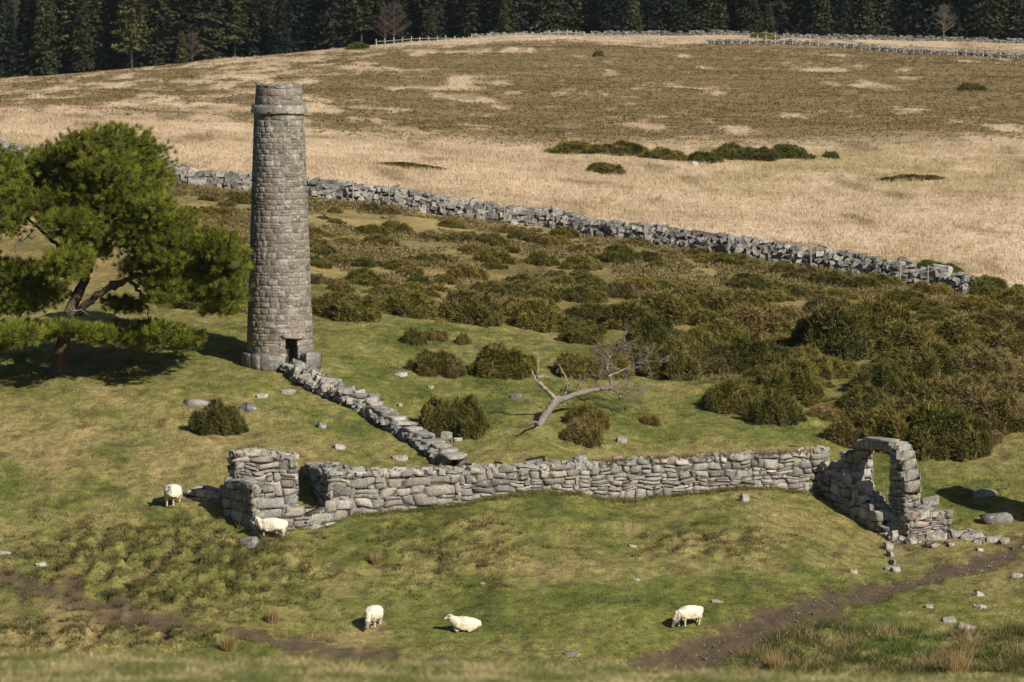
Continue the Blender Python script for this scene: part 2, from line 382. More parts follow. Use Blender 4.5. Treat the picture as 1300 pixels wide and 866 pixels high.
def _chamfer():
    V = []; idx = {}
    for i, c in enumerate(_S8):
        for ax in range(3): idx[(i, ax)] = len(V); V.append((i, ax))
    q = []; t = [[idx[(i, 0)], idx[(i, 1)], idx[(i, 2)]] for i in range(8)]
    for ax in range(3):
        for sg in (-1, 1):
            cs = [i for i in range(8) if _S8[i][ax] == sg]; o = [a for a in range(3) if a != ax]
            cs.sort(key=lambda i: math.atan2(_S8[i][o[1]], _S8[i][o[0]])); q.append([idx[(i, ax)] for i in cs])
        for i in range(8):
            if _S8[i][ax] == -1:
                j = [k for k in range(8) if np.all((_S8[k] == _S8[i]) == (np.arange(3) != ax))][0]; o = [a for a in range(3) if a != ax]
                q.append([idx[(i, o[0])], idx[(j, o[0])], idx[(j, o[1])], idx[(i, o[1])]])
    return V, np.array(q), np.array(t)
_CV, _CQ, _CT = _chamfer()
_CI = np.array([a for a, _ in _CV]); _CA = np.array([b for _, b in _CV])
def block(mb, c, size, rng, col, rz=0.0, tilt=0.15, jit=0.20, cham=0.22):
    """an angular field stone: a chamfered box with its corners knocked about"""
    size = np.asarray(size, float)
    cor = _S8 * (1 + rng.normal(0, jit * .6, (8, 3))) + rng.normal(0, jit * .5, (8, 3))
    k = np.full((24, 3), 1 - cham) * (1 + rng.normal(0, .06, (24, 3))); k[np.arange(24), _CA] = 1.0
    v = cor[_CI] * k * size / 2
    v = v @ rot_zxy(rng, tilt, rz).T + np.asarray(c)
    mb.add(v, (_CQ, _CT), np.clip(np.asarray(col) * rng.uniform(0.72, 1.25), 0, 0.8))
GR = [np.array(c) for c in ((0.30,0.285,0.255),(0.25,0.24,0.225),(0.33,0.30,0.25),(0.20,0.19,0.18),(0.28,0.25,0.21),(0.37,0.35,0.32))]
FW = [np.array(c) for c in ((0.235,0.224,0.203),(0.19,0.182,0.168),(0.275,0.262,0.236),(0.14,0.135,0.126),(0.34,0.323,0.29))]
CH = [np.array(c) * 0.88 for c in ((0.30,0.265,0.225),(0.25,0.22,0.19),(0.28,0.24,0.20),(0.215,0.19,0.165),(0.33,0.29,0.25),(0.29,0.27,0.245))]
def pick(rng, L, k=None): return L[int(rng.integers(len(L)))]
_T = np.array([0, 0.06, 0.34, 0.66, 0.94, 1.0]); _G = np.arange(5)
_I = (_G[:, None] * 6 + _G[None]).ravel(); PF = np.stack([_I, _I + 1, _I + 7, _I + 6], -1)
def patch(mb, rect, mapf, rng, col, bulge=0.05, depth=0.12, jit=0.05, gap=0.012, rough=1.0):
    s0, s1, h0, h1 = rect
    s0 += gap; s1 -= gap; h0 += gap; h1 -= gap
    jx = jit * min(s1 - s0, 0.6); jy = jit * min(h1 - h0, 0.6) * 1.6
    c = np.array([[s0, h0], [s1, h0], [s1, h1], [s0, h1]]) + rng.normal(0, 1, (4, 2)) * (jx, jy)
    a, b = np.meshgrid(_T, _T)
    a = a.ravel(); b = b.ravel()
    P = (c[0] * ((1-a)*(1-b))[:, None] + c[1] * (a*(1-b))[:, None] + c[2] * (a*b)[:, None] + c[3] * ((1-a)*b)[:, None])
    edge = (a == 0) | (a == 1) | (b == 0) | (b == 1)
    # round the corners a little
    m = (np.abs(a - .5) * 2) ** 4 * (np.abs(b - .5) * 2) ** 4
    P = P + (P.mean(0) - P) * (0.06 * m)[:, None]
    dome = (1 - np.abs(2*a-1) ** 3) * (1 - np.abs(2*b-1) ** 3)
    off = rng.uniform(-0.025, 0.035)
    tl = rng.normal(0, 0.02, 2) * rough; off *= rough
    d = np.where(edge, -depth, off + bulge * dome + tl[0]*(2*a-1) + tl[1]*(2*b-1) + rng.normal(0, 0.009 * rough, 36))
    mb.add(mapf(P[:, 0], P[:, 1], d), PF, np.clip(col * rng.uniform(0.72, 1.24), 0, .8))
def rubble(S, H, rng, hs, ws, split=0.3, h0=0.0):
    h = h0; out = []
    while h < H:
        dh = rng.uniform(*hs); s = -rng.uniform(0, ws[0])
        while s < S:
            dw = rng.uniform(*ws)
            if rng.random() < 0.15: dw *= 1.5
            a, b = max(s, 0), min(s + dw, S)
            if b - a > 0.06:
                if rng.random() < split:
                    k = rng.uniform(0.35, 0.65)
                    out.append((a, b, h, h + dh * k)); out.append((a, b, h + dh * k, h + dh))
                else: out.append((a, b, h, h + dh))
            s += dw
        h += dh
    return out
def clip(poly, a, b):
    mx, my = (a[0]+b[0])/2, (a[1]+b[1])/2; nx, ny = b[0]-a[0], b[1]-a[1]; out = []
    k = len(poly)
    for i in range(k):
        p = poly[i]; q = poly[(i+1) % k]; dp = (p[0]-mx)*nx + (p[1]-my)*ny; dq = (q[0]-mx)*nx + (q[1]-my)*ny
        if dp <= 0: out.append(p)
        if dp * dq < 0:
            t = dp / (dp - dq); out.append((p[0]+(q[0]-p[0])*t, p[1]+(q[1]-p[1])*t))
    return out
def cells(rects, S, H, rng, jit=0.17, ax=0.55):
    c = np.array([((r[0]+r[1])/2 + rng.normal(0, jit)*(r[1]-r[0])*.6, (r[2]+r[3])/2 + rng.normal(0, jit)*(r[3]-r[2])*.6) for r in rects])
    c[:, 0] *= ax; out = []
    for i, p in enumerate(c):
        d = ((c - p) ** 2).sum(1); o = np.argsort(d)[1:18]
        poly = [(max(p[0]-.8, 0), max(p[1]-.8, 0)), (min(p[0]+.8, S*ax), max(p[1]-.8, 0)), (min(p[0]+.8, S*ax), min(p[1]+.8, H+.3)), (max(p[0]-.8, 0), min(p[1]+.8, H+.3))]
        for j in o:
            poly = clip(poly, p, c[j])
            if len(poly) < 3: break
        if len(poly) >= 3: out.append(np.array(poly) / [ax, 1])
    return out
def cell_stone(mb, poly, mapf, rng, col, bulge=0.05, depth=0.12, gap=0.009):
    c = poly.mean(0); k0 = len(poly); pts = []
    for i in range(k0):
        p, q = poly[i], poly[(i+1) % k0]; pts.append(p * .86 + c * .14 * .3 + poly[i-1]*.05 + q*.05 + (p-c)*0.0 if False else c + (p-c)*.975); pts.append((p+q)/2)
    pts = np.array(pts); r = np.linalg.norm(pts - c, axis=1); pts = c + (pts - c) * np.maximum(1 - gap / np.maximum(r, .03), .5)[:, None]; k = len(pts)
    tl = rng.normal(0, .16, 2); off = rng.uniform(-.03, .04); V = []; D = []
    for sc, d in ((1.0, None), (.975, 0.0), (.78, .75)):
        q = c + (pts - c) * sc * (1 + rng.normal(0, .015, (k, 1))); V.append(q)
        D.append(np.full(k, -depth) if d is None else off + bulge * d + (q - c) @ tl * .5 + rng.normal(0, .007, k))
    V = np.concatenate(V + [c[None]]); D = np.concatenate(D + [[off + bulge]])
    i = np.arange(k); j = (i + 1) % k
    f4 = np.concatenate([np.stack([i + a*k, j + a*k, j + (a+1)*k, i + (a+1)*k], -1) for a in (0, 1)]); f3 = np.stack([i + 2*k, j + 2*k, np.full(k, 3*k)], -1)
    mb.add(mapf(V[:, 0], V[:, 1], D), (f4, f3), np.clip(col * rng.uniform(.72, 1.25), 0, .8))
def ruin_wall(mb, A, B, ztop, thick, rng, hs, ws, cols=GR, zbase=None, cap=True, split=0.3, bulge=0.05, capsize=0.3, vor=False, warpamp=None):
    warpamp = (0.10 if vor else 0.06) if warpamp is None else warpamp
    """A, B: world XY of the front face; ztop: list of (fraction, z) for the ragged top."""
    A = np.asarray(A[:2], float); B = np.asarray(B[:2], float); Ln = np.linalg.norm(B - A); t = (B - A) / Ln; n = np.array([t[1], -t[0]])
    zs = [hz(*(A + t * x)) for x in np.linspace(0, Ln, 6)]
    z0 = (min(zs) - 0.5) if zbase is None else zbase
    fr = [f for f, _ in ztop]; zt = [z for _, z in ztop]
    top = lambda s: np.interp(np.asarray(s) / Ln, fr, zt) - z0
    def fm(s, h, d): return np.c_[A[0] + t[0]*s + n[0]*d, A[1] + t[1]*s + n[1]*d, z0 + h]
    def bk(s, h, d): s = Ln - s; return np.c_[A[0] + t[0]*s - n[0]*(thick+d), A[1] + t[1]*s - n[1]*(thick+d), z0 + h]
    def e0(s, h, d): return np.c_[A[0] - t[0]*d - n[0]*(thick-s), A[1] - t[1]*d - n[1]*(thick-s), z0 + h]
    def e1(s, h, d): return np.c_[B[0] + t[0]*d - n[0]*s, B[1] + t[1]*d - n[1]*s, z0 + h]
    H = max(zt) - z0
    def warp(mp, a):
        def f(s, h, d):
            o = mp(s*0, h*0, d*0)[:1]; k = o[0, 0] * 3.1
            return mp(s + a * .8 * noise(s / .55 + k, h / .4, 61), h + a * noise(s / .75 + k, h / .55 + 7, 62), d + .25 * a * noise(s / 1.3 + k, h / .9, 63))
        return f
    for S, mp, ts in ((Ln, fm, lambda s: top(s)), (Ln, bk, lambda s: top(Ln - s)), (thick, e0, lambda s: top(0.02)), (thick, e1, lambda s: top(Ln - 0.02))):
        mp = warp(mp, warpamp)
        if False:
            for po in cells(rubble(S, H, rng, hs, ws, split), S, H, rng):
                cx = po.mean(0)
                if cx[1] < float(ts(cx[0])) + rng.uniform(-.08, .05): cell_stone(mb, po, mp, rng, pick(rng, cols), bulge)
            continue
        for r in rubble(S, H, rng, hs, ws, split):
            tm = float(ts((r[0] + r[1]) / 2))
            if (r[2] + r[3]) / 2 > tm + rng.uniform(-0.08, 0.05): continue
            patch(mb, r, mp, rng, pick(rng, cols), bulge * .45, gap=.005, jit=.09 if vor else .05)
    k = max(4, int(Ln / 0.3)); ss = np.linspace(0.05, Ln - 0.05, k); tt = top(ss) - 0.08
    fr_ = fm(ss, tt * 0, ss * 0 - 0.05); ft = fm(ss, tt, ss * 0 - 0.05); bt = bk(Ln - ss, tt, ss * 0 - 0.05); bb = bk(Ln - ss, tt * 0, ss * 0 - 0.05)
    v = np.concatenate([fr_, ft, bt, bb]); i = np.arange(k - 1); cc = (0.085, 0.075, 0.062)
    f = np.concatenate([np.stack([i + a*k, i + 1 + a*k, i + 1 + (a+1)*k, i + (a+1)*k], -1) for a in range(3)] + [np.array([[0, k, 2*k, 3*k], [k-1, 4*k-1, 3*k-1, 2*k-1]])])
    mb.add(v, f, cc)
    if cap:
        s = 0.0
        while s < Ln:
            d = capsize * rng.uniform(0.6, 1.5)
            dep = 0.0
            while dep < thick - 0.05:
                e = capsize * rng.uniform(0.7, 1.3)
                sc = min(s + d/2, Ln - 0.1); p = A + t * sc - n * min(dep + e/2, thick - 0.1)
                block(mb, (p[0], p[1], z0 + float(top(sc)) - 0.05 + rng.uniform(-0.04, 0.06)), (d, e, rng.uniform(0.12, 0.26)), rng, pick(rng, cols), rz=math.atan2(t[1], t[0]) + rng.uniform(-.3, .3), tilt=0.2)
                dep += e
            s += d
    return t, n, Ln
def tube(mb, pts, radii, col, sides=8, wob=0.0, rng=None):
    pts = np.asarray(pts, float); m = len(pts); V = []
    for i in range(m):
        d = pts[min(i+1, m-1)] - pts[max(i-1, 0)]; d /= (np.linalg.norm(d) + 1e-9)
        a = np.cross(d, [0.3, 0.2, 1.0] if abs(d[2]) < 0.9 else [1, 0, 0]); a /= np.linalg.norm(a); b = np.cross(d, a)
        th = np.arange(sides) / sides * 2 * math.pi
        r = radii[i] * (1 + (rng.normal(0, wob, sides) if rng is not None and wob else 0))
        V.append(pts[i] + np.outer(np.cos(th) * r, a) + np.outer(np.sin(th) * r, b))
    V = np.concatenate(V); F = []
    for i in range(m - 1):
        for k in range(sides): F.append((i*sides+k, i*sides+(k+1) % sides, (i+1)*sides+(k+1) % sides, (i+1)*sides+k))
    mb.add(V, F, col)
def curve(pts, n):
    pts = np.asarray(pts, float); q = np.r_[[2*pts[0]-pts[1]], pts, [2*pts[-1]-pts[-2]]]; out = []
    for i in range(1, len(q) - 2):
        for t in np.arange(n) / n:
            out.append(0.5*((2*q[i]) + (-q[i-1]+q[i+1])*t + (2*q[i-1]-5*q[i]+4*q[i+1]-q[i+2])*t*t + (-q[i-1]+3*q[i]-3*q[i+1]+q[i+2])*t**3))
    return np.array(out + [pts[-1]])

# ------------------------------------------------------------------ chimney
def chimney():
    rng = np.random.default_rng(11)
    Yc = 175.6; p = at(355.5, 462, Yc); zb = hz(p[0], p[1]) + 0.05
    p = np.array([p[0], Yc, zb])
    zt = at(355, 108, Yc - 0.9)[2]; H = zt - zb
    zc0 = at(355, 144.5, Yc - 1)[2] - zb; zc1 = at(355, 133.5, Yc - 1)[2] - zb
    root = empty('chimney', p)
    tag(root, 'tall round tapering granite chimney stack standing above the ruined walls', 'chimney')
    R = lambda h: np.interp(h, [0, 0.4, zc0, zc1, H], [1.33, 1.29, 0.965, 0.915, 0.875])
    ad = math.radians(-90 + 24)                                        # bearing of the little doorway
    dw = 0.22; dz0, dz1 = 0.0, 0.95
    def ring(mb, h0, h1, extra, hs, ws, cols, hole=None, bulge=0.007):
        Rr = float(R((h0 + h1) / 2)) + extra; S = 2 * math.pi * Rr
        mp = lambda s, h, d: np.c_[np.cos(s/Rr) * (R(h)+extra+d), np.sin(s/Rr) * (R(h)+extra+d), h]
        for r in rubble(S, h1, rng, hs, ws, 0.25, h0):
            r = list(r); r[3] = min(r[3], h1)
            if r[3] - r[2] < 0.05: continue
            if hole is not None and r[2] < hole[1]:
                s0 = (ad % (2*math.pi)) * Rr - dw * Rr / 1.2; s1 = s0 + 2 * dw * Rr / 1.2
                if r[1] > s0 and r[0] < s1:
                    if r[0] < s0 - 0.1: r[1] = s0
                    elif r[1] > s1 + 0.1: r[0] = s1
                    else: continue
            patch(mb, r, mp, rng, pick(rng, cols), bulge, depth=0.016, jit=0.05, gap=0.0035, rough=0.2)
    def core(mb, h0, h1, inset, hole=None, nh=12):
        th = np.linspace(0, 2*math.pi, 97)[:-1]; hh = np.linspace(h0, h1, nh)
        if hole is not None: hh = np.unique(np.r_[hh, hole])
        V = np.concatenate([np.c_[np.cos(th)*(R(h)-inset), np.sin(th)*(R(h)-inset), np.full(96, h)] for h in hh]); F = []
        a0 = ad % (2*math.pi)
        for i in range(len(hh) - 1):
            for k in range(96):
                mid = (th[k] + math.pi/96)
                if hole is not None and hh[i+1] <= hole[1] + 1e-6 and abs(mid - a0) < dw: continue
                F.append((i*96+k, i*96+(k+1) % 96, (i+1)*96+(k+1) % 96, (i+1)*96+k))
        mb.add(V, F, (0.232, 0.205, 0.175))
    sh = MB(); ring(sh, 0.0, zc0, 0, (0.17, 0.29), (0.2, 0.5), CH, (dz0, dz1)); core(sh, -0.5, zc0, 0.006, (dz0, dz1), 20)
    shaft = sh.build('shaft', M_STONE, root)
    dr = MB()                                                       # splayed inside of the flue opening
    c, s = math.cos(ad), math.sin(ad); rad = np.array([c, s, 0]); tan = np.array([-s, c, 0]); wd = 0.29
    for side in (-1, 1):
        a = rad*1.24 + tan*side*wd; b = rad*0.7 + tan*side*wd
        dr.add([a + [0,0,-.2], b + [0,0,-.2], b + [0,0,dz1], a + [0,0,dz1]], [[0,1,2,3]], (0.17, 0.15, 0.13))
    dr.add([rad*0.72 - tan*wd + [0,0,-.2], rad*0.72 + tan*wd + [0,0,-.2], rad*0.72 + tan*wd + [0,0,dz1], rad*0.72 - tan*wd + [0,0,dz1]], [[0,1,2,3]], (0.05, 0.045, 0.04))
    dr.build('doorway', M_STONE, root)
    lm = MB(); boulder(lm, rad*1.27 + [0, 0, dz1 + 0.08], (0.16, 0.78, 0.2), rng, CH[4], rz=ad, tilt=0.02, hi=True); lm.build('lintel', M_STONE, root)
    cl = MB(); ring(cl, zc0, zc1, 0.13, (zc1 - zc0, zc1 - zc0 + 0.001), (0.6, 1.0), [CH[4], GR[5], GR[0]], None, 0.008)
    th = np.linspace(0, 2*math.pi, 97)[:-1]
    V = np.concatenate([np.c_[np.cos(th)*r, np.sin(th)*r, np.full(96, h)] for r, h in ((0.8, zc0+.01), (R(zc0)+0.11, zc0+.01), (R(zc1)+0.11, zc1-.01), (0.7, zc1-.01))])
    cl.add(V, [(i*96+k, i*96+(k+1) % 96, (i+1)*96+(k+1) % 96, (i+1)*96+k) for i in range(3) for k in range(96)], (0.2, 0.18, 0.16))
    cl.build('collar', M_STONE, root)
    cr = MB(); ring(cr, zc1, H, 0, (0.24, 0.34), (0.3, 0.6), CH, None, 0.012); core(cr, zc1 - 0.1, H - 0.02, 0.012, None, 4)
    V = np.concatenate([np.c_[np.cos(th)*r, np.sin(th)*r, np.full(96, h)] for r, h in ((0.84, H-.01), (0.55, H-.01), (0.55, zc1-.3))])
    cr.add(V, [(i*96+k, i*96+(k+1) % 96, (i+1)*96+(k+1) % 96, (i+1)*96+k) for i in range(2) for k in range(96)], (0.16, 0.14, 0.12))
    for k in range(13):
        a = k / 13 * 2 * math.pi; boulder(cr, (0.73*math.cos(a), 0.73*math.sin(a), H - 0.02 + rng.uniform(-.02, .03)), (0.34, 0.42, 0.12), rng, pick(rng, CH), rz=a, tilt=0.08)
    cr.build('crown', M_STONE, root)
    pl = MB(); Rp = 1.50                                                  # plinth, open in front of the doorway
    mp = lambda s, h, d: np.c_[np.cos(s/Rp) * (Rp+d), np.sin(s/Rp) * (Rp+d), h]
    a0 = (ad % (2*math.pi)) * Rp
    for r in rubble(2*math.pi*Rp, 0.36, rng, (0.38, 0.39), (0.5, 0.95), 0.0, 0.0):
        r = (r[0], r[1], -0.35, 0.34)
        if r[1] > a0 - 0.33 and r[0] < a0 + 0.33: continue
        patch(pl, r, mp, rng, pick(rng, [GR[1], GR[3], CH[1]]), 0.012, rough=.5, gap=.006, depth=.05)
    tt = [t for t in np.linspace(0, 2*math.pi, 121) if abs(t - ad % (2*math.pi)) > 0.22]
    for t0, t1 in zip(tt[:-1], tt[1:]):
        if t1 - t0 > 0.1: continue
        q = [(1.2, -.35), (1.2, .30), (1.47, .30), (1.47, -.35)]
        V = [(math.cos(t)*r, math.sin(t)*r, h) for t in (t0, t1) for r, h in q]
        pl.add(V, [[1, 2, 6, 5], [2, 3, 7, 6]], (0.22, 0.2, 0.175))
    pl.build('plinth', M_STONE, root)
    qq = rad*1.45 + tan*0.72
    bq = MB(); block(bq, qq + [0, 0, 0.02], (0.62, 0.62, 0.80), rng, GR[1], rz=ad, tilt=0.03, jit=.06, cham=.12); bq.build('buttress_stone', M_STONE, root)
chimney()

# ------------------------------------------------------------------ the ruined building
def ztop(A, B, uv):
    """photo points of a wall top -> (fraction, z) along the front line A-B"""
    A = np.asarray(A[:2]); B = np.asarray(B[:2]); uA = proj(A[0], A[1], 4.)[0]; uB = proj(B[0], B[1], 4.)[0]
    out = []
    for u, v in uv:
        f = (u - uA) / (uB - uA); Y = A[1] + (B[1] - A[1]) * f; out.append((f, at(u, v, Y)[2]))
    return out
def ruin():
    rng = np.random.default_rng(23)
    A = at(418, 640, 157.9); B = at(1052, 640, 164.5)
    root = empty('ruined_building', (A[0], A[1], 0)); root.location = (0, 0, 0)
    tag(root, 'roofless ruined granite building below the chimney, with long wall and doorway arch', 'ruin')
    FT = [(418,603),(440,600),(500,601),(560,600),(620,596),(690,593),(740,590),(800,585),(900,580),(1000,576),(1030,573),(1052,571)]
    fpt = lambda u: at(u, 640, 157.9 + (164.5-157.9)*(u-418)/(1052-418))
    WT = [GR[0], GR[2], GR[5], GR[1], GR[3], np.array([0.35, 0.325, 0.28]), np.array([0.30, 0.265, 0.225])]
    S1, S2 = fpt(585), fpt(735); SPLIT = S2
    for (p, q, hs, ws, sp, th, cs, lab) in ((A, S1, (.22, .37), (.32, .85), .2, 1.2, .38, 'low left stretch of large squared granite blocks'), (S1, S2, (.18, .34), (.26, .7), .3, 1.0, .32, 'middle stretch of mixed blocks and rubble'), (S2, B, (.15, .34), (.18, .58), .38, .8, .22, 'right stretch of small uneven rubble stones under a dry grass cap')):
        m = MB(); ruin_wall(m, p, q, ztop(A, B, FT) if False else [(f, z) for f, z in zip(np.linspace(0, 1, 30), np.interp(np.linspace(0, 1, 30) * (q[0]-p[0]) + p[0], [A[0] + (B[0]-A[0])*f for f, _ in ztop(A, B, FT)], [z for _, z in ztop(A, B, FT)]))], th, rng, hs, ws, WT, split=sp, bulge=.05, capsize=cs, vor=True)
        fw = tag(m.build('front_wall', M_STONE, root), lab)
    t = (B - SPLIT)[:2]; Ln = np.linalg.norm(t); t /= Ln; n = np.array([t[1], -t[0]]); N = 210
    s = rng.uniform(0.9, Ln - 0.7, N); d = rng.uniform(-0.02, 0.75, N); keep = fbm(s / 0.7, d, 5, 3) > -0.22; s, d = s[keep], d[keep]
    z = np.interp(s / Ln, *zip(*ztop(SPLIT, B, [(735,590),(800,585),(900,580),(1000,576),(1030,573),(1052,571)]))) + 0.06
    P = np.c_[SPLIT[0] + t[0]*s - n[0]*d, SPLIT[1] + t[1]*s - n[1]*d, z]
    tf = MB(); tufts(tf, P, 60, rng.uniform(.10, .30, len(P)), 0.013, rng.choice([.12, .2]), 1.7, np.array([0.42, 0.33, 0.175]) * rng.uniform(0.7, 1.2, (len(P), 1)), rng)
    tf.build('grass_cap', M_GRASS, fw)
    # corner at the left
    O = at(322, 680, 155.4)[:2]; e = np.array([0.92, 0.39]); wv = np.array([-0.5, 0.866])
    m = MB(); E = O + e * 2.2
    ruin_wall(m, O, E, ztop(O, E, [(322,620),(345,622),(352,632),(362,645),(384,648),(386,660),(400,661)]), 0.8, rng, (0.3, 0.42), (0.45, 0.95), [GR[0], GR[1], GR[2]], split=0.1, bulge=0.04, capsize=0.42)
    tag(m.build('corner_wall', M_STONE, root), 'stepped front wall of big blocks at the left corner')
    m = MB(); W = O + wv * 2.3
    ruin_wall(m, W, O, ztop(W, O, [(282,608),(300,612),(322,622)]), 0.75, rng, (0.28, 0.42), (0.4, 0.9), GR, split=0.15, bulge=0.04, capsize=0.42)
    tag(m.build('side_wall', M_STONE, root), 'shaded side wall of the left corner')
    Q = at(300, 640, 157.1)[:2]; Qe = Q + e * 2.3
    m = MB(); ruin_wall(m, Q, Qe, ztop(Q, Qe, [(299,577),(318,575),(335,574),(345,578),(360,576),(370,580),(380,576)]), 0.75, rng, (0.16, 0.36), (0.2, 0.6), GR + [np.array([0.35, 0.295, 0.25]), np.array([0.38, 0.33, 0.285])], split=0.3, bulge=0.05, capsize=0.28, vor=True)
    tag(m.build('inner_wall', M_STONE, root), 'tallest broken wall of the left corner, pinkish rubble')
    C0 = at(383, 640, 162.2)[:2]; C1 = A[:2] + np.array([0.0, 0.1])
    m = MB(); ruin_wall(m, C0, C1, ztop(C0, C1, [(383,590),(400,593),(418,603)]), 0.9, rng, (0.18, 0.34), (0.25, 0.6), GR, split=0.3, bulge=0.05, vor=True)
    m.build('cross_wall', M_STONE, root)
    b0 = E + e * 0.03; b1 = A[:2] + e * 0.9 - np.array([0, 0.35])
    m = MB(); ruin_wall(m, b0, b1, ztop(b0, b1, [(398,650),(420,640),(455,636)]), 0.5, rng, (0.28, 0.36), (0.5, 1.0), [GR[0], GR[2], GR[5]], split=0.05, bulge=0.04, cap=False)
    m.build('footing', M_STONE, root)
    L0 = at(228, 636, 159.6)[:2]; L1 = at(286, 636, 158.2)[:2]
    m = MB(); ruin_wall(m, L0, L1, ztop(L0, L1, [(228,628),(250,622),(270,627),(286,620)]), 0.6, rng, (0.2, 0.34), (0.3, 0.7), GR, split=0.2, capsize=0.35)
    tag(m.build('low_wall', M_STONE, root), 'low stub wall reaching left from the corner')
    # gable with doorway, at the right
    g = np.array([0.45, -0.893]); ep = np.array([0.893, 0.45])
    G0 = at(1036, 634, 164.6)[:2]; G1 = G0 + g * 5.8
    m = MB(); ruin_wall(m, G0, G1, ztop(G0, G1, [(1036,585),(1052,597),(1066,606),(1082,618),(1098,640),(1110,652),(1120,668),(1132,690)]), 0.85, rng, (0.26, 0.42), (0.4, 0.85), [GR[0], GR[1], GR[5]], split=0.12, bulge=0.05, capsize=0.4, vor=True)
    GT = ztop(G0, G1, [(1036,585),(1052,597),(1066,606),(1082,618),(1098,640),(1110,652),(1120,668),(1132,690)])
    for f, o, sz in ((.12,.3,(.7,.5,.26)), (.27,.45,(.5,.4,.3)), (.36,.3,(.65,.55,.42)), (.50,.35,(.6,.55,.55)), (.60,.5,(.42,.4,.38)), (.66,.3,(.6,.5,.3)), (.74,.4,(.8,.6,.36)), (.88,.35,(.6,.5,.4)), (.95,.5,(.5,.45,.35))):
        q = G0 + g * np.linalg.norm(G1 - G0) * f + np.array([-g[1], g[0]]) * o; z = float(np.interp(f, *zip(*GT)))
        block(m, (q[0], q[1], z + sz[2] * .3), sz, rng, pick(rng, [GR[0], GR[2], GR[5]]), rz=rng.uniform(-0.4, 0.8), tilt=0.16, jit=.16)
    tag(m.build('gable_wall', M_STONE, root), 'collapsed gable wall stepping down to the right')
    D0 = at(1090, 640, 162.7)[:2]; zfl = at(1125, 644, 161.5)[2]; zlin = at(1100, 571, 162.4)[2]
    F0 = D0 - g * 1.3
    m = MB(); ruin_wall(m, F0, D0, [(0, zlin - 0.35), (0.35, zlin - 0.05), (1, zlin + 0.02)], 0.62, rng, (0.28, 0.42), (0.35, 0.7), [CH[4], GR[0], CH[0]], split=0.1, bulge=0.02, zbase=zfl - 0.9, cap=False)
    tag(m.build('door_jamb', M_STONE, root), 'far jamb of dressed blocks, sunlit')
    N0 = D0 + g * 2.1; N1 = N0 + g * 1.1
    m = MB(); ruin_wall(m, N0, N1, [(0, zlin + 0.12), (0.3, zlin + 0.06), (0.5, zlin - 0.12), (0.7, zlin - 0.45), (0.85, zlin - 0.85), (1, zlin - 1.5)], 0.62, rng, (0.13, 0.26), (0.18, 0.42), GR, split=0.3, bulge=0.04, zbase=zfl - 0.9, capsize=0.2, vor=True)
    tag(m.build('door_jamb', M_STONE, root), 'near jamb with a ragged sunlit broken edge')
    m = MB()                                                        # flat-arched head: shaped stones over the opening
    K = 9
    for k in range(K):
        f = (k + .5) / K; q = D0 + g * (-0.35 + 2.95 * f); arch = 0.16 * (1 - (2*f-1) ** 2)
        for d in (0.16, 0.46):
            pz = q + ep * d
            boulder(m, (pz[0], pz[1], zlin + 0.10 + arch), (0.36, 0.33, 0.38), rng, pick(rng, [CH[4], GR[0], CH[5]]), rz=math.atan2(g[1], g[0]), tilt=0.06)
    for f, dz, sz in ((2.1, .34, (.5, .6, .26)), (2.4, .24, (.42, .6, .3)), (2.62, .02, (.4, .6, .36)), (2.82, -.3, (.36, .6, .4)), (2.95, -.66, (.34, .6, .42)), (3.03, -1.05, (.32, .6, .42))):
        q = D0 + g * (f + .12) + ep * .31; block(m, (q[0], q[1], zlin + dz), sz, rng, pick(rng, [GR[0], GR[2], GR[5]]), rz=math.atan2(g[1], g[0]), tilt=.08, jit=.1)
    m.build('arch_head', M_STONE, root)
    m = MB(); sl = MB()
    q = D0 + g * 1.15 + ep * 0.31; boulder(sl, (q[0], q[1], zlin + 0.43), (2.4, 0.62, 0.12), rng, GR[0], rz=math.atan2(g[1], g[0]), tilt=0.03, hi=True); sl.build('cap_slab', M_STONE, root)
    S0 = D0 + g * 1.75 + ep * -0.02; S1 = S0 + g * 1.75
    ruin_wall(m, S0, S1, [(0, zfl), (1, zfl - 0.05)], 1.75, rng, (0.17, 0.3), (0.25, 0.6), GR + [np.array([0.34, 0.27, 0.22])], split=0.3, cap=True, capsize=0.4, vor=True)
    m.build('sill', M_STONE, root)

def tufts(mb, P, K, hgt, wid, spread, lean, col, rng, hvar=0.4):
    N = len(P); P = np.repeat(P, K, 0); C = np.repeat(np.broadcast_to(col, (N, 3)), K, 0)
    M = len(P); th = rng.uniform(0, 2*math.pi, M); r = spread * np.sqrt(rng.random(M))
    hh = np.repeat(np.broadcast_to(hgt, (N,)), K) * rng.uniform(1 - hvar, 1 + hvar, M)
    ww = np.repeat(np.broadcast_to(wid, (N,)), K)
    b = P + np.c_[np.cos(th)*r, np.sin(th)*r, -0.02 + 0*r]
    th2 = th + rng.normal(0, 0.7, M); l = lean * rng.random(M) * hh
    tip = b + np.c_[np.cos(th2)*l, np.sin(th2)*l, hh * np.sqrt(np.maximum(1 - (lean * 0.5) ** 2, 0.3))]
    ph = rng.uniform(0, 2*math.pi, M); sd = np.c_[np.cos(ph), np.sin(ph), 0*ph] * ww[:, None]
    V = np.stack([b - sd, b + sd, tip], 1).reshape(-1, 3)
    C = C * rng.uniform(0.75, 1.25, (M, 1))
    mb.add(V, np.arange(3*M).reshape(-1, 3), np.repeat(C, 3, 0))
ruin()

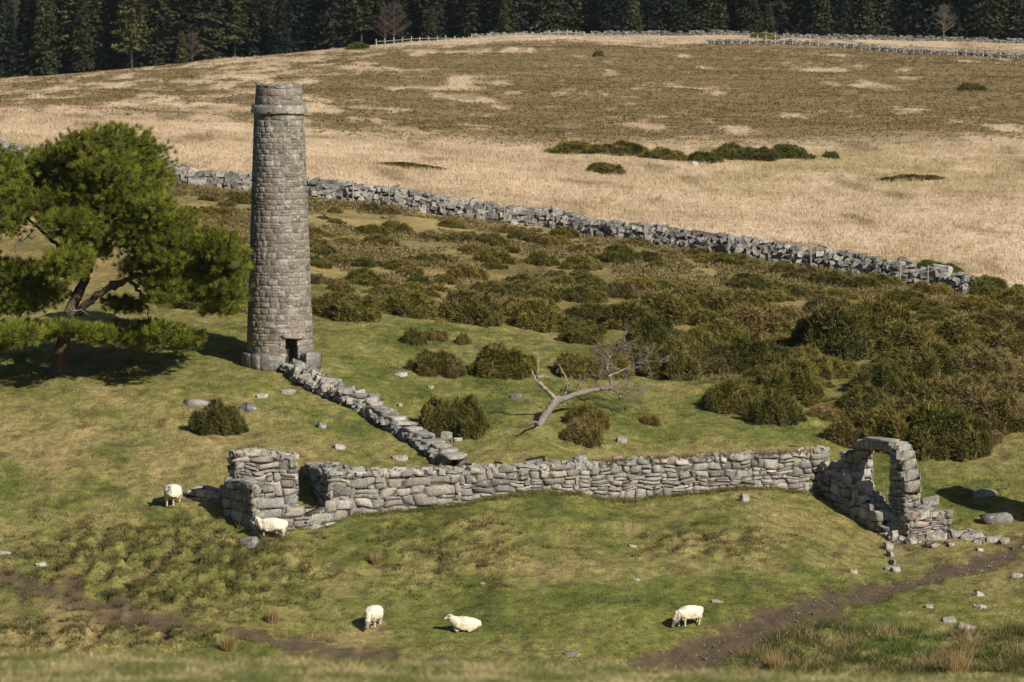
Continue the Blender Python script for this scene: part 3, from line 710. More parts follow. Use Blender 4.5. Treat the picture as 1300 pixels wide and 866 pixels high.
# stone-lined flue running down from the chimney
def flue():
    rng = np.random.default_rng(31)
    path = curve([ground(u, v) for u, v in ((372,470),(395,488),(420,500),(447,511),(470,524),(497,541),(520,556),(545,572),(575,592))], 8)
    root = empty('stone_flue'); tag(root, 'fallen stone flue running downhill from the chimney to the ruin', 'flue')
    m = MB(); L = np.r_[0, np.cumsum(np.linalg.norm(np.diff(path[:, :2], axis=0), axis=1))]
    def pos(s, d):
        s = min(max(s, 0), L[-1]); x = np.interp(s, L, path[:, 0]); y = np.interp(s, L, path[:, 1])
        x2 = np.interp(min(s + .2, L[-1] + .001), L, path[:, 0]); y2 = np.interp(min(s + .2, L[-1] + .001), L, path[:, 1])
        x1 = np.interp(s - .2, L, path[:, 0]); y1 = np.interp(s - .2, L, path[:, 1])
        t = np.array([x2 - x1, y2 - y1]); t /= np.linalg.norm(t); n = np.array([t[1], -t[0]])
        return np.array([x, y]) + n * d, math.atan2(t[1], t[0])
    for side in (-1, 1):
        s = 0
        while s < L[-1]:
            d = rng.uniform(0.3, 0.6)
            for lay in range(2):
                q, a = pos(s + d/2, side * (0.30 + rng.uniform(-.04, .04)))
                block(m, (q[0], q[1], hz(*q) + 0.07 + 0.18*lay), (d, 0.34, 0.23), rng, pick(rng, GR), rz=a + rng.uniform(-.2, .2), tilt=0.15)
            s += d * 0.95
    for k in range(60):
        s = L[-1] * 0.45 * rng.random(); q, a = pos(s, rng.uniform(-.4, .4)); block(m, (q[0], q[1], hz(*q) + rng.uniform(.2, .45)), (rng.uniform(.2, .5), .3, .25), rng, pick(rng, GR), tilt=0.5)
    m.build('rubble_lining', M_STONE, root)
    s = L[-1] * 0.28
    while s < L[-1] - 0.2:
        d = rng.uniform(0.6, 1.15); q, a = pos(s + d/2, rng.uniform(-.08, .08)); c = MB()
        boulder(c, (q[0], q[1], hz(*q) + 0.38), (d, rng.uniform(0.7, 0.92), 0.2), rng, pick(rng, [GR[0], GR[1], GR[5]]), rz=a + rng.uniform(-.15, .15), tilt=0.08, hi=True)
        c.build('cap_slab', M_STONE, root); s += d * 0.93
flue()

# ------------------------------------------------------------------ field wall of dry stone
WALL_UV = [(-170,172),(-60,192),(0,201),(100,214),(230,233),(310,243),(420,254),(500,266),(600,279),(700,291),(800,304),(900,318),(1000,335),(1100,352),(1228,373)]
def interp_wall_Y(u): return float(np.interp(u, [-150,0,230,420,700,950,1200,1300,1450], [256,250,245,242,236,227,217,213,206]))
FW_LINE = np.array([at(u, v, interp_wall_Y(u)) for u, v in WALL_UV])
def field_wall():
    rng = np.random.default_rng(41); m = MB()
    L = np.r_[0, np.cumsum(np.linalg.norm(np.diff(FW_LINE[:, :2], axis=0), axis=1))]
    def pos(s): return np.array([np.interp(s, L, FW_LINE[:, 0]), np.interp(s, L, FW_LINE[:, 1])])
    ss = np.arange(0, L[-1], 0.5); P = np.array([pos(s) for s in ss]); Z = height(P[:, 0], P[:, 1])
    T = np.gradient(P, axis=0); T /= np.linalg.norm(T, axis=1)[:, None]; Nn = np.c_[T[:, 1], -T[:, 0]]
    Nn[Nn[:, 1] > 0] *= -1
    V = np.concatenate([np.c_[P + Nn*o, Z + h] for o, h in ((0.28, -0.3), (0.2, 0.7), (-0.2, 0.7), (-0.28, -0.3))]); k = len(ss); i = np.arange(k - 1)
    m.add(V, np.concatenate([np.stack([i+a*k, i+1+a*k, i+1+(a+1)*k, i+(a+1)*k], -1) for a in range(3)]), (0.04, 0.038, 0.036))
    Hn = lambda s: 0.78 + 0.18 * float(fbm(np.array([s / 6.0]), np.array([0.5]), 7, 3)[0])
    for side in (1, -1):
        s = 0.0
        h = 0.0; row = 0
        for row in range(6 if side == 1 else 2):
            s = rng.uniform(0, .4)
            while s < L[-1]:
                big = rng.random()
                d = rng.uniform(0.24, 0.58) * (1.9 if big > 0.86 and row < 3 else 1) * (1.25 if side < 0 else 1)
                hgt = rng.uniform(0.16, 0.31) * (2.0 if big > 0.9 and row < 3 else 1)
                j = min(int((s + d/2) / 0.5), k - 1); top = Hn(s)
                hz_ = 0.08 + row * 0.185 + rng.uniform(-.05, .05) if side == 1 else 0.75 + 0.3 * row
                if hz_ < top:
                    q = P[j] + T[j] * ((s + d/2) - ss[j]) + Nn[j] * side * (0.27 - 0.03*row + rng.uniform(-.05, .06))
                    block(m, (q[0], q[1], Z[j] + hz_), (d, 0.36, hgt), rng, pick(rng, FW), rz=math.atan2(T[j, 1], T[j, 0]) + rng.uniform(-.3, .3), tilt=0.28)
                s += d * 0.92
    s = 0.0
    while s < L[-1]:                                                    # loose coping
        d = rng.uniform(0.3, 0.65); j = min(int((s + d/2) / 0.5), k - 1)
        if rng.random() < 0.9:
            q = P[j] + T[j] * ((s + d/2) - ss[j]); block(m, (q[0], q[1], Z[j] + Hn(s) + rng.uniform(-.05, .1)), (d, 0.42, rng.uniform(.16, .36)), rng, pick(rng, FW), rz=math.atan2(T[j, 1], T[j, 0]) + rng.uniform(-.5, .5), tilt=0.3)
        s += d
    o = m.build('drystone_wall', M_STONE)
    tag(o, 'long grey dry stone field wall crossing the slope behind the chimney', 'wall')
    us = [240, 448, 494, 564, 640, 702, 785, 925, 1030, 1143, 1178]
    for i, u in enumerate(us):
        Y = interp_wall_Y(u) - 0.75; x = at(u, 300, Y)[0]; pm = MB(); z = hz(x, Y)
        tl = rng.normal(0, 0.05, 2)
        tube(pm, [(0, 0, -0.3), (tl[0]*.5, tl[1]*.5, 0.6), (tl[0], tl[1], 1.15 + rng.uniform(-.1, .12)), (tl[0], tl[1], 1.16)], [0.042, 0.038, 0.036, 0.008], (0.30, 0.275, 0.235), 6)
        po = pm.build('fence_post', M_BARK); po.location = (x, Y, z)
        LABELLED.append((po, 'weathered grey fence post leaning against the long field wall', 'post', 'posts along the field wall', u))
field_wall()

# far fence and far wall
def far_lines():
    rng = np.random.default_rng(47)
    uv = [(-100+575,62.5),(560,57.5),(650,53.5),(750,52),(850,53.5),(950,57),(1050,61),(1150,66),(1230,70.5),(1300,75),(1370,79)]
    us = np.arange(478, 1375, 11.0); root = empty('paddock_fence'); tag(root, 'pale timber post and rail fence along the far moor edge', 'fence')
    pts = []
    for u in us:
        Y = float(np.interp(u, [480, 900, 1300, 1400], [600, 600, 582, 578])); v = float(np.interp(u, *zip(*uv))); x = at(u, v, Y)[0]; pts.append((x, Y, hz(x, Y)))
    for x, y, z in pts:
        m = MB(); r = rng.uniform(0.055, 0.075); h = rng.uniform(1.1, 1.35)
        tube(m, [(x, y, z - .3), (x + rng.normal(0, .03), y, z + h), (x, y, z + h + .02)], [r, r, 0.01], (0.40, 0.385, 0.35), 6)
        m.build('post', M_BARK, root)
    for h in (0.55, 0.98):
        m = MB(); tube(m, [(x, y - .07, z + h) for x, y, z in pts], [0.04] * len(pts), (0.36, 0.345, 0.315), 5); m.build('rail', M_BARK, root)
    for name, lab, uvs, Yv, hgt in (('drystone_wall', 'distant low dark stone wall along the foot of the forest', [(600,49),(650,46.5),(700,45.5),(800,43.5),(900,43.5),(1000,45),(1100,47),(1200,51),(1300,56),(1400,60)], [(600,640),(1300,635),(1400,634)], 0.5),
                               ('drystone_wall', 'distant stone bank under the pale post and rail fence', [(900,56),(1000,59),(1100,64),(1200,69),(1300,75),(1400,80)], [(900,602),(1300,584),(1400,580)], 0.45)):
        m = MB(); line = []
        for u in np.arange(uvs[0][0], 1400, 4.0):
            Y = float(np.interp(u, *zip(*Yv))); x = at(u, 50, Y)[0]; line.append((x, Y, hz(x, Y)))
        line = np.array(line); k = len(line); i = np.arange(k - 1)
        V = np.concatenate([line + [0, o, h] for o, h in ((-0.3, -.3), (-0.25, hgt*.8), (0.25, hgt*.8), (0.3, -.3))])
        m.add(V, np.concatenate([np.stack([i+a*k, i+1+a*k, i+1+(a+1)*k, i+(a+1)*k], -1) for a in range(3)]), (0.09, 0.085, 0.08))
        for p in line:
            for row in range(2 if hgt > .5 else 1):
                block(m, (p[0] + rng.uniform(-.2, .2), p[1] - 0.22, p[2] + 0.12 + row*0.3), (rng.uniform(.4, .7), .4, .34), rng, pick(rng, FW) * .45, tilt=0.3)
            if rng.random() < .8: block(m, (p[0], p[1], p[2] + hgt + rng.uniform(-.1, .1)), (.55, .4, .3), rng, pick(rng, FW) * .52, tilt=0.4)
        tag(m.build(name, M_STONE), lab, 'wall')
far_lines()

# ------------------------------------------------------------------ gorse
def bush_mesh(seed, n=5200, tall=0.8, cols=None):
    rng = np.random.default_rng(seed); m = MB(); ox, oy = rng.uniform(0, 50, 2)
    def hgt(x, y):
        th = np.arctan2(y, x); r = np.hypot(x, y)
        R = 0.84 + 0.34 * noise(np.cos(th) * 1.3 + ox, np.sin(th) * 1.3 + oy, seed) + 0.20 * noise(np.cos(th) * 3.4 + oy, np.sin(th) * 3.4 + ox, seed + 4)
        t = np.clip(1 - (r / R) ** 3.0, 0, 1) ** 0.42
        lump = noise(x * 1.9 + ox, y * 1.9 + oy, seed + 1); fine = noise(x * 4.6 + ox, y * 4.6, seed + 2)
        return tall * t * np.clip(0.68 + 0.50 * lump + 0.36 * fine, 0.16, 1.05)
    g = np.linspace(-1.15, 1.15, 40); X, Y = np.meshgrid(g, g); H = hgt(X.ravel(), Y.ravel()); i = np.arange(39)[:, None] * 40 + np.arange(39)[None]
    F = np.stack([i, i + 1, i + 41, i + 40], -1).reshape(-1, 4); F = F[(H[F] > 0.03).any(1)]
    m.add(np.c_[X.ravel(), Y.ravel(), np.where(H > 0.03, H * 0.86 - 0.08, -0.7)], F, (0.062, 0.054, 0.022))
    P = rng.uniform(-1.15, 1.15, (n * 4, 2)); h = hgt(P[:, 0], P[:, 1]); e = 0.02
    gx = (hgt(P[:, 0] + e, P[:, 1]) - h) / e; gy = (hgt(P[:, 0], P[:, 1] + e) - h) / e
    w_ = np.sqrt(1 + gx ** 2 + gy ** 2); ok = (h > 0.03) & (rng.random(len(h)) < np.clip(w_ / 3.0, .25, 1)); P, h, gx, gy, w_ = P[ok][:n], h[ok][:n], gx[ok][:n], gy[ok][:n], w_[ok][:n]; N = len(P)
    d = np.c_[-gx, -gy, np.ones(N)] / w_[:, None]; P = np.c_[P, h * rng.uniform(0.86, 1.02, N) - 0.02]
    cols = np.array(cols); f = noise(P[:, 0] * 1.6 + oy, P[:, 1] * 1.6 + ox, seed + 5) * .8 + .5 + rng.normal(0, .25, N)
    c = cols[np.clip((f * len(cols)).astype(int), 0, len(cols) - 1)]
    K = 5; Pq = np.repeat(P, K, 0); D = np.repeat(d, K, 0) + rng.normal(0, 0.6, (N*K, 3)) + [0, 0, 0.25]; D /= np.linalg.norm(D, axis=1)[:, None]
    ln = rng.uniform(0.045, 0.12, N*K) * np.repeat(1 + 1.3 * (rng.random(N) > .88), K); sd = np.cross(D, rng.normal(0, 1, (N*K, 3))); sd /= np.linalg.norm(sd, axis=1)[:, None]; sd *= 0.013
    V = np.stack([Pq - sd, Pq + sd, Pq + D*ln[:, None]], 1).reshape(-1, 3)
    cc = np.repeat(c, K, 0) * rng.uniform(0.65, 1.35, (N*K, 1)); m.add(V, np.arange(3*N*K).reshape(-1, 3), np.repeat(cc, 3, 0))
    st = MB()
    for q in range(9):
        a = rng.uniform(0, 6.3); r = rng.uniform(.3, .8); x, y = r*math.cos(a), r*math.sin(a); hh = float(hgt(np.array([x]), np.array([y]))[0]) + .02
        tube(st, [(x*.2, y*.2, -.1), (x*.6, y*.6, hh*.5), (x, y, hh)], [.03, .02, .008], (0.14, 0.115, 0.085), 5)
    return m.mesh('foliage', M_GORSE), st.mesh('stems', M_BARK)
OLV = [(0.115, 0.108, 0.026), (0.16, 0.142, 0.032), (0.195, 0.166, 0.042), (0.22, 0.178, 0.056)]
DRK = [(0.085, 0.09, 0.022), (0.115, 0.112, 0.027), (0.145, 0.132, 0.033), (0.175, 0.148, 0.046)]
BRN = [(0.14, 0.12, 0.036), (0.18, 0.145, 0.047), (0.215, 0.168, 0.062), (0.235, 0.18, 0.08)]
GRN = [(0.095, 0.108, 0.025), (0.125, 0.132, 0.032), (0.15, 0.145, 0.04)]
BUSH = {'olive': [bush_mesh(100 + k, 5200, 0.85, OLV) for k in range(4)], 'dark green': [bush_mesh(120 + k, 5200, 0.95, DRK) for k in range(3)],
        'brown': [bush_mesh(140 + k, 5200, 0.8, BRN) for k in range(3)], 'mid green': [bush_mesh(160 + k, 5200, 0.85, GRN) for k in range(2)]}
BRNG = np.random.default_rng(71)
PLACED = []
def bush(u, v, wpx, hpx, kind, label=None, group='gorse bushes on the moor', low=False):
    p = ground(u, v); sc = FPX / p[1]; rx = wpx / sc / 2; hh = hpx / sc
    f, s = BUSH[kind][int(BRNG.integers(len(BUSH[kind])))]
    c = p + np.array([0, rx * 0.35, 0]); c[2] = hz(c[0], c[1])
    root = empty('gorse_bush', (c[0], c[1], c[2] - 0.06))
    e = max(rx * .7, .5); nv = Vector(((hz(c[0]-e, c[1]) - hz(c[0]+e, c[1])) / (2*e), (hz(c[0], c[1]-e) - hz(c[0], c[1]+e)) / (2*e), 1.0)).normalized()
    root.rotation_euler = (Vector((0, 0, 1)).rotation_difference(nv).to_matrix() @ Matrix.Rotation(BRNG.uniform(0, 6.3), 3, 'Z')).to_euler()
    root.scale = (rx * 1.10, rx * 0.98, hh / 0.92)
    link('foliage', f, root)
    if wpx > 45: link('stems', s, root)
    PLACED.append((u, v, wpx))
    if label is None:
        size = 'large' if wpx > 75 else 'small' if wpx < 32 else 'medium'
        spots = [((100, 300), 'behind the pine'), ((270, 330), 'between the pine and the chimney'), ((430, 270), 'below the field wall beside the chimney'), ((440, 380), 'on the slope right of the chimney'), ((560, 330), 'in mid slope right of the chimney'), ((620, 400), 'uphill of the dead tree'),
                 ((700, 330), 'below the middle of the field wall'), ((800, 400), 'uphill right of the dead tree'), ((880, 350), 'in the thicket below the field wall'), ((900, 440), 'in the middle of the thicket'), ((980, 500), 'at the near edge of the thicket'),
                 ((1080, 400), 'under the right end of the wall'), ((1120, 480), 'in the thicket behind the arch'), ((1230, 410), 'at the upper right of the thicket'), ((1260, 500), 'at the right edge of the thicket'), ((620, 480), 'on the turf left of the dead tree')]
        if p[1] > interp_wall_Y(u) + 1: where = 'on the far moor beyond the wall'
        else: where = min(spots, key=lambda q: (q[0][0]-u)**2 + (2*(q[0][1]-v))**2)[1]
        shape = 'low' if hpx < 0.36 * wpx else 'rounded'
        LABELLED.append((root, f'{size} {shape} {kind} gorse {where}', 'bush', group, u))
    else: tag(root, label, 'bush', group)
    return root
def thickets():
    N = [(277,550,66,38,'dark green','dark rounded gorse bush on the turf below left of the chimney'),
     (560,549,72,50,'olive','large olive gorse bush beside the lower flue, left half of its pair'), (597,552,62,44,'dark green','large dark gorse bush beside the lower flue, right half of its pair'),
     (552,474,64,30,'olive','straggly olive gorse bush on the turf uphill of the flue pair'), (578,478,34,24,'brown','small brown gorse beside the straggly bush uphill of the flue'),
     (637,477,88,38,'dark green','broad dark gorse bush left of the dead tree'), (525,437,36,20,'dark green','small dark gorse bush alone on the turf right of the chimney'),
     (551,431,38,17,'brown','low faded gorse bush right of the small dark one'), (587,437,22,16,'olive',None), (738,435,60,22,'dark green','smooth low dark gorse bush above the dead tree'),
     (738,562,58,36,'brown','brown half dead gorse bush in front of the dead tree'), (745,540,56,30,'olive','olive gorse bush leaning over the brown one by the dead tree'),
     (826,539,30,15,'brown','small brown tuft of gorse alone on the turf right of the dead tree'),
     (730,478,60,34,'olive',None), (770,480,70,40,'olive',None), (800,470,60,36,'dark green',None), (850,480,80,52,'olive',None), (830,445,80,40,'dark green',None),
     (935,522,80,46,'olive',None),(985,536,70,38,'dark green','dark gorse bush jutting onto the turf at the near edge of the thicket'),(1005,505,90,50,'olive',None),(960,470,80,44,'dark green',None),(1030,480,70,40,'olive',None),
     (1060,452,120,60,'dark green','biggest dark gorse mound in the middle of the thicket'),(1110,440,110,66,'olive',None),(1050,400,70,30,'brown',None),(1120,500,80,40,'dark green',None),(1095,525,60,40,'dark green',None),
     (1080,565,70,42,'brown','brown gorse bush directly behind the doorway arch'),(1135,572,90,56,'olive','olive gorse bush rising behind the cap slab of the arch'),(1200,577,110,62,'dark green','dark gorse bush right of the arch at the thicket foot'),(1245,578,36,44,'dark green',None),
     (1170,535,90,46,'olive',None),(1220,520,100,50,'brown',None),(1270,545,90,50,'brown',None),(1180,480,100,46,'olive',None),(1250,480,100,44,'brown',None),(1150,450,90,44,'olive',None),(1225,440,100,36,'olive',None),(1290,450,80,36,'brown',None),
     (1252,377,76,26,'mid green','green rounded gorse bush at the right end of the field wall'),(1296,380,40,20,'mid green',None),(1186,347,72,16,'mid green','flat green gorse bush peeping over the wall near its right end'),
     (275,392,90,52,'mid green',None),(295,360,60,30,'olive',None),(250,385,50,40,'dark green',None),(440,405,90,36,'dark green',None),(410,400,60,30,'olive',None),(520,400,80,34,'olive',None),(600,410,90,44,'olive',None),(580,405,40,40,'dark green',None),(680,415,90,40,'olive',None),(660,405,70,30,'olive',None),
     (800,415,90,34,'olive',None),(850,410,90,40,'olive',None),(900,400,90,40,'olive',None),(960,420,90,44,'brown',None),(920,440,80,40,'olive',None),(880,455,70,44,'olive',None),
     (790,197,76,17,'dark green','dark gorse mound on the far moor, left of the long clump'),(735,194,90,16,'olive','flat olive gorse left of the dark mound on the far moor'),(770,221,50,15,'dark green','dark oval gorse bush alone nearest the straw field'),
     (845,202,60,16,'olive',None),(895,206,50,15,'mid green',None),(930,202,70,20,'mid green',None),(965,204,50,17,'dark green',None),(1000,201,56,18,'mid green',None),(1055,201,26,10,'dark green',None),(1025,203,20,8,'dark green',None),
     (1232,116,34,12,'dark green','round dark shrub by itself high on the far moor at right'),(1160,228,80,8,'olive','very flat gorse patch at the right of the straw field'),(760,72,16,9,'dark green','tiny round shrub near the far fence'),(970,50,34,9,'olive',None),(452,63,34,9,'mid green','green shrub at the left end of the far fence'),(520,213,90,7,'olive','long flat gorse streak in the straw field right of the chimney')]
    for n in N: bush(*n[:5], label=n[5])
    # the slope between the turf and the field wall, and the thicket at the right
    tries = 0; cnt = 0
    while cnt < 215 and tries < 9000:
        tries += 1
        u = BRNG.uniform(215, 1310); 
        top = float(np.interp(u, *zip(*WALL_UV))) + 6
        bot = float(np.interp(u, [215, 310, 400, 480, 560, 640, 720, 800, 900, 960, 1060, 1130, 1250, 1310], [385, 400, 405, 398, 402, 412, 418, 455, 470, 515, 530, 560, 570, 545]))
        v = BRNG.uniform(top, bot)
        n = float(fbm(np.array([u / 70]), np.array([v / 26]), 201, 3)[0])
        dense = float(smooth(900, 1050, u))
        if n < 0.0 - 0.5 * dense - 0.15 * (v - top) / max(bot - top, 1): continue
        s = float(np.interp(v, [220, 300, 400, 560], [24, 36, 50, 66])) * BRNG.uniform(0.65, 1.45)
        if any(abs(u - a) < 0.22 * (s + ww) and abs(v - b) < 0.08 * (s + ww) for a, b, ww in PLACED): continue
        if v > 440 and u < 830: continue
        kind = ['olive', 'olive', 'brown', 'dark green', 'olive'][int(BRNG.integers(5))]
        if v < 330: kind = ['olive', 'brown', 'brown', 'olive'][int(BRNG.integers(4))]
        bush(u, v, s, s * BRNG.uniform(0.22, 0.40), kind); cnt += 1
thickets()

# ------------------------------------------------------------------ heather and grass (nobody could count these)
def spray(mb, P, K, size, flat, col, rng, wid=0.05):
    N = len(P); Pq = np.repeat(P, K, 0); M = N*K
    D = rng.normal(0, 1, (M, 3)); D[:, 2] = np.abs(D[:, 2]) * flat + 0.1; D /= np.linalg.norm(D, axis=1)[:, None]
    sz = np.repeat(np.broadcast_to(size, (N,)), K) * rng.uniform(0.6, 1.2, M)
    b = Pq + D * (sz * 0.35)[:, None] * [1.4, 1.4, 0.7]; tip = Pq + D * sz[:, None] * [1.2, 1.2, 1]
    sd = np.cross(D, rng.normal(0, 1, (M, 3))); sd /= np.linalg.norm(sd, axis=1)[:, None]; sd *= (sz * wid / 0.3)[:, None]
    V = np.stack([b - sd, b + sd, tip], 1).reshape(-1, 3)
    mb.add(V, np.arange(3*M).reshape(-1, 3), np.repeat(np.repeat(np.broadcast_to(col, (N, 3)), K, 0) * rng.uniform(0.7, 1.3, (M, 1)), 3, 0))
def scatter(n, y0, y1, amax, rng, power=1.0):
    Y = (y0 ** power + (y1 ** power - y0 ** power) * rng.random(n)) ** (1 / power); X = rng.uniform(-amax, amax, n) * Y
    return X, Y
def cover():
    rng = np.random.default_rng(81)
    # heather on the far moor
    X, Y = scatter(130000, 300, 612, 0.125, rng); h = heath_mask(X, Y); k = rng.random(len(X)) < h * 0.9; X, Y = X[k], Y[k]
    c = np.array([0.19, 0.145, 0.056]) * (1 + 0.5 * fbm(X / 7, Y / 20, 301, 3))[:, None] * rng.uniform(0.75, 1.25, (len(X), 1)); c = mix(c, np.array([0.235, 0.172, 0.08]), 0.4 + 0.8 * fbm(X / 14, Y / 30, 305, 3))
    m = MB(); spray(m, np.c_[X, Y, height(X, Y)], 6, rng.uniform(0.12, 0.30, len(X)), 0.4, c, rng, 0.07); tag(m.build('heather', M_GORSE), kind='stuff')
    # heather and low gorse litter on the near slope, between the bushes
    X, Y = scatter(90000, 178, 262, 0.125, rng); u, v = proj(X, Y, base_h(X, Y)); wl = np.array([interp_wall_Y(q) for q in u])
    k = (Y < wl - 0.8) & (u > 150) & (fbm(X / 5, Y / 9, 311, 4) + 0.12 * (u > 800) + 0.15 * smooth(190, 205, Y) > 0.12) & (v < np.interp(u, [150, 400, 640, 800, 960, 1300], [388, 405, 412, 450, 510, 560])); X, Y = X[k], Y[k]
    c = np.array([0.20, 0.155, 0.06]) * (1 + 0.4 * fbm(X / 3, Y / 5, 315, 3))[:, None]
    m = MB(); spray(m, np.c_[X, Y, height(X, Y)], 7, rng.uniform(0.10, 0.28, len(X)), 0.8, c, rng, 0.05); tag(m.build('heath_scrub', M_GORSE), kind='stuff')
    # straw coloured moor grass beyond the wall
    X, Y = scatter(110000, 205, 640, 0.13, rng); u, v = proj(X, Y, base_h(X, Y)); wl = np.array([interp_wall_Y(q) for q in u]); k = (Y > wl + 0.7) & (rng.random(len(X)) > heath_mask(X, Y, u, v) * 0.85); X, Y = X[k], Y[k]
    m = MB(); tufts(m, np.c_[X, Y, height(X, Y)], 6, 0.20 + 0.16 * np.clip(fbm(X / 4, Y / 12, 321, 3) + 0.4, 0, 1.4), 0.022, 0.16, 1.1, gcol(X, Y) * 1.0, rng); tag(m.build('moor_grass', M_GRASS), kind='stuff')
    # turf round the ruin
    X, Y = scatter(190000, 138, 215, 0.128, rng); a, b = mud_mask(X, Y); u, v = proj(X, Y, base_h(X, Y)); wl = np.array([interp_wall_Y(q) for q in u])
    k = (np.maximum(a, b) < rng.uniform(0.3, 0.9, len(X))) & (Y < wl - 0.6); X, Y, u, v = X[k], Y[k], u[k], v[k]
    r = rough_mask(u, v); hgt = 0.055 + 0.06 * np.clip(fbm(X / 1.5, Y / 2, 331, 3) + 0.2, 0, 1) + 0.10 * r * np.clip(noise(X / 0.62, Y / 0.85, 31) + 0.3, 0, 1)
    m = MB(); tufts(m, np.c_[X, Y, height(X, Y)], 6, hgt, 0.011, 0.13, 1.2, gcol(X, Y) * rng.uniform(0.7, 1.3, (len(X), 1)), rng); tag(m.build('turf_grass', M_GRASS), kind='stuff')
    # coarse tussock grass on the broken ground
    X, Y = scatter(60000, 139, 170, 0.125, rng); u, v = proj(X, Y, base_h(X, Y)); r = rough_mask(u, v); a, b = mud_mask(X, Y)
    k = (rng.random(len(X)) < r * smooth(-0.05, 0.3, noise(X / 0.62, Y / 0.85, 31) + 0.5 * fbm(X / 1.6, Y / 2.4, 341, 2))) & (np.maximum(a, b) < 0.6); X, Y = X[k], Y[k]
    c = mix(np.array([0.10, 0.095, 0.03]), np.array([0.20, 0.15, 0.065]), 0.4 + 1.0 * fbm(X / 1.2, Y / 1.5, 345, 3))
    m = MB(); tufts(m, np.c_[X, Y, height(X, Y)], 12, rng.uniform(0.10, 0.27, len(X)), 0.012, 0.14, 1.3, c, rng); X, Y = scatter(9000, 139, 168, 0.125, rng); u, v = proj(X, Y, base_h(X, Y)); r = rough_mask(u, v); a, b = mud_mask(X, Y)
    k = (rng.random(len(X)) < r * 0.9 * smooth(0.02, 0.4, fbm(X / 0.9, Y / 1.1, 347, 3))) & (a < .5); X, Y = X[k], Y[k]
    tufts(m, np.c_[X, Y, height(X, Y)], 22, rng.uniform(0.10, 0.22, len(X)), 0.014, 0.15, 1.2, np.array([0.04, 0.037, 0.015]) * rng.uniform(.7, 1.6, (len(X), 1)), rng)  # near-black tufts, their colour standing in for shadow pockets on the rough ground
    A = at(418, 640, 157.9); B = at(1052, 640, 164.5); f = rng.random(420); P = A[:2] + np.outer(f, (B - A)[:2]) + np.c_[0*f, rng.uniform(-.42, -.06, 420)]
    tufts(m, np.c_[P, height(P[:, 0], P[:, 1])], 16, rng.uniform(0.08, 0.24, 420), 0.012, 0.14, 1.2, mix(np.array([0.10, 0.115, 0.03]), np.array([0.22, 0.18, 0.08]), rng.random(420)), rng)
    tag(m.build('tussock_grass_and_shade_tufts', M_GRASS), kind='stuff')
    m = MB(); k = 0
    for (ax, ay), (bx, by) in zip(TRACK[:-1], TRACK[1:]):
        for q in range(42):
            t = rng.random(); x, y = ax + (bx-ax)*t + rng.normal(0, .45), ay + (by-ay)*t + rng.normal(0, .5); sz = rng.uniform(.02, .06) * (1 + 1.2 * (rng.random() > .94))
            block(m, (x, y, hz(x, y) - .085), (sz*1.3, sz, sz*.6), rng, GR[2] * .62, rz=rng.uniform(0, 3), tilt=.3)
    tag(m.build('track_gravel', M_STONE), kind='stuff')
    # rushes at the lower right and the rough strip at the lower left
    P = []; C = []; H = []
    while len(P) < 1250:
        u, v = rng.uniform(930, 1320), rng.uniform(775, 868)
        lo = np.interp(u, [930, 980, 1050, 1150, 1320], [845, 812, 795, 800, 796])
        if v < lo: continue
        n = float(fbm(np.array([u / 40]), np.array([v / 14]), 351, 3)[0])
        if n < -0.18: continue
        Yg = float(np.interp(v, [775, 800, 868], [148.5, 146, 139.5])); x = at(u, v, Yg)[0]
        P.append((x, Yg, 0)); st = n > 0.20 + rng.normal(0, .12); bright = ((u - 1150) / 60) ** 2 + ((v - 822) / 12) ** 2 < 1; C.append((0.10, 0.15, 0.03) if bright else (0.32, 0.25, 0.125) if st else (0.072, 0.085, 0.025) if rng.random() < .7 else (0.15, 0.14, 0.05)); H.append(rng.uniform(.12, .25) if bright else rng.uniform(.16, .46))
    P = np.array(P); P[:, 2] = height(P[:, 0], P[:, 1]); m = MB(); tufts(m, P, 14, np.array(H), 0.012, 0.17, 1.1, np.array(C), rng); tag(m.build('rushes', M_GRASS), kind='stuff')
    # blurred grass of the bank the photographer stands on
    X, Y = scatter(26000, 14, 27, 0.16, rng); c = gcol(X, Y) * rng.uniform(0.8, 1.25, (len(X), 1))
    m = MB(); tufts(m, np.c_[X, Y, height(X, Y)], 8, rng.uniform(0.025, 0.07, len(X)), 0.006, 0.07, 1.8, c, rng); tag(m.build('bank_grass', M_GRASS), kind='stuff')
cover()
def tussocks():
    rng = np.random.default_rng(83)
    for u, v, h, lab in ((1212,857,0.85,'tall pale straw grass tussock among the rushes at lower right'), (985,852,0.55,'pale straw tussock at the left end of the rushes'), (290,826,0.45,'upright straw grass tuft at the bottom left beside the mud'),
                         (477,716,0.35,'single straw grass tuft on the bank above the nearest sheep'), (345,790,0.4,'pale grass tuft on the rough ground left of the nearest sheep')):
        p = ground(u, v); m = MB(); tufts(m, np.zeros((1, 3)) + [0, 0, 0.0], 260, h, 0.013, 0.26 * h / 0.6, 0.55, np.array([[0.36, 0.255, 0.12]]), rng)
        o = m.build('grass_tussock', M_GRASS); o.location = p; tag(o, lab, 'grass tussock', 'straw grass tussocks')
tussocks()

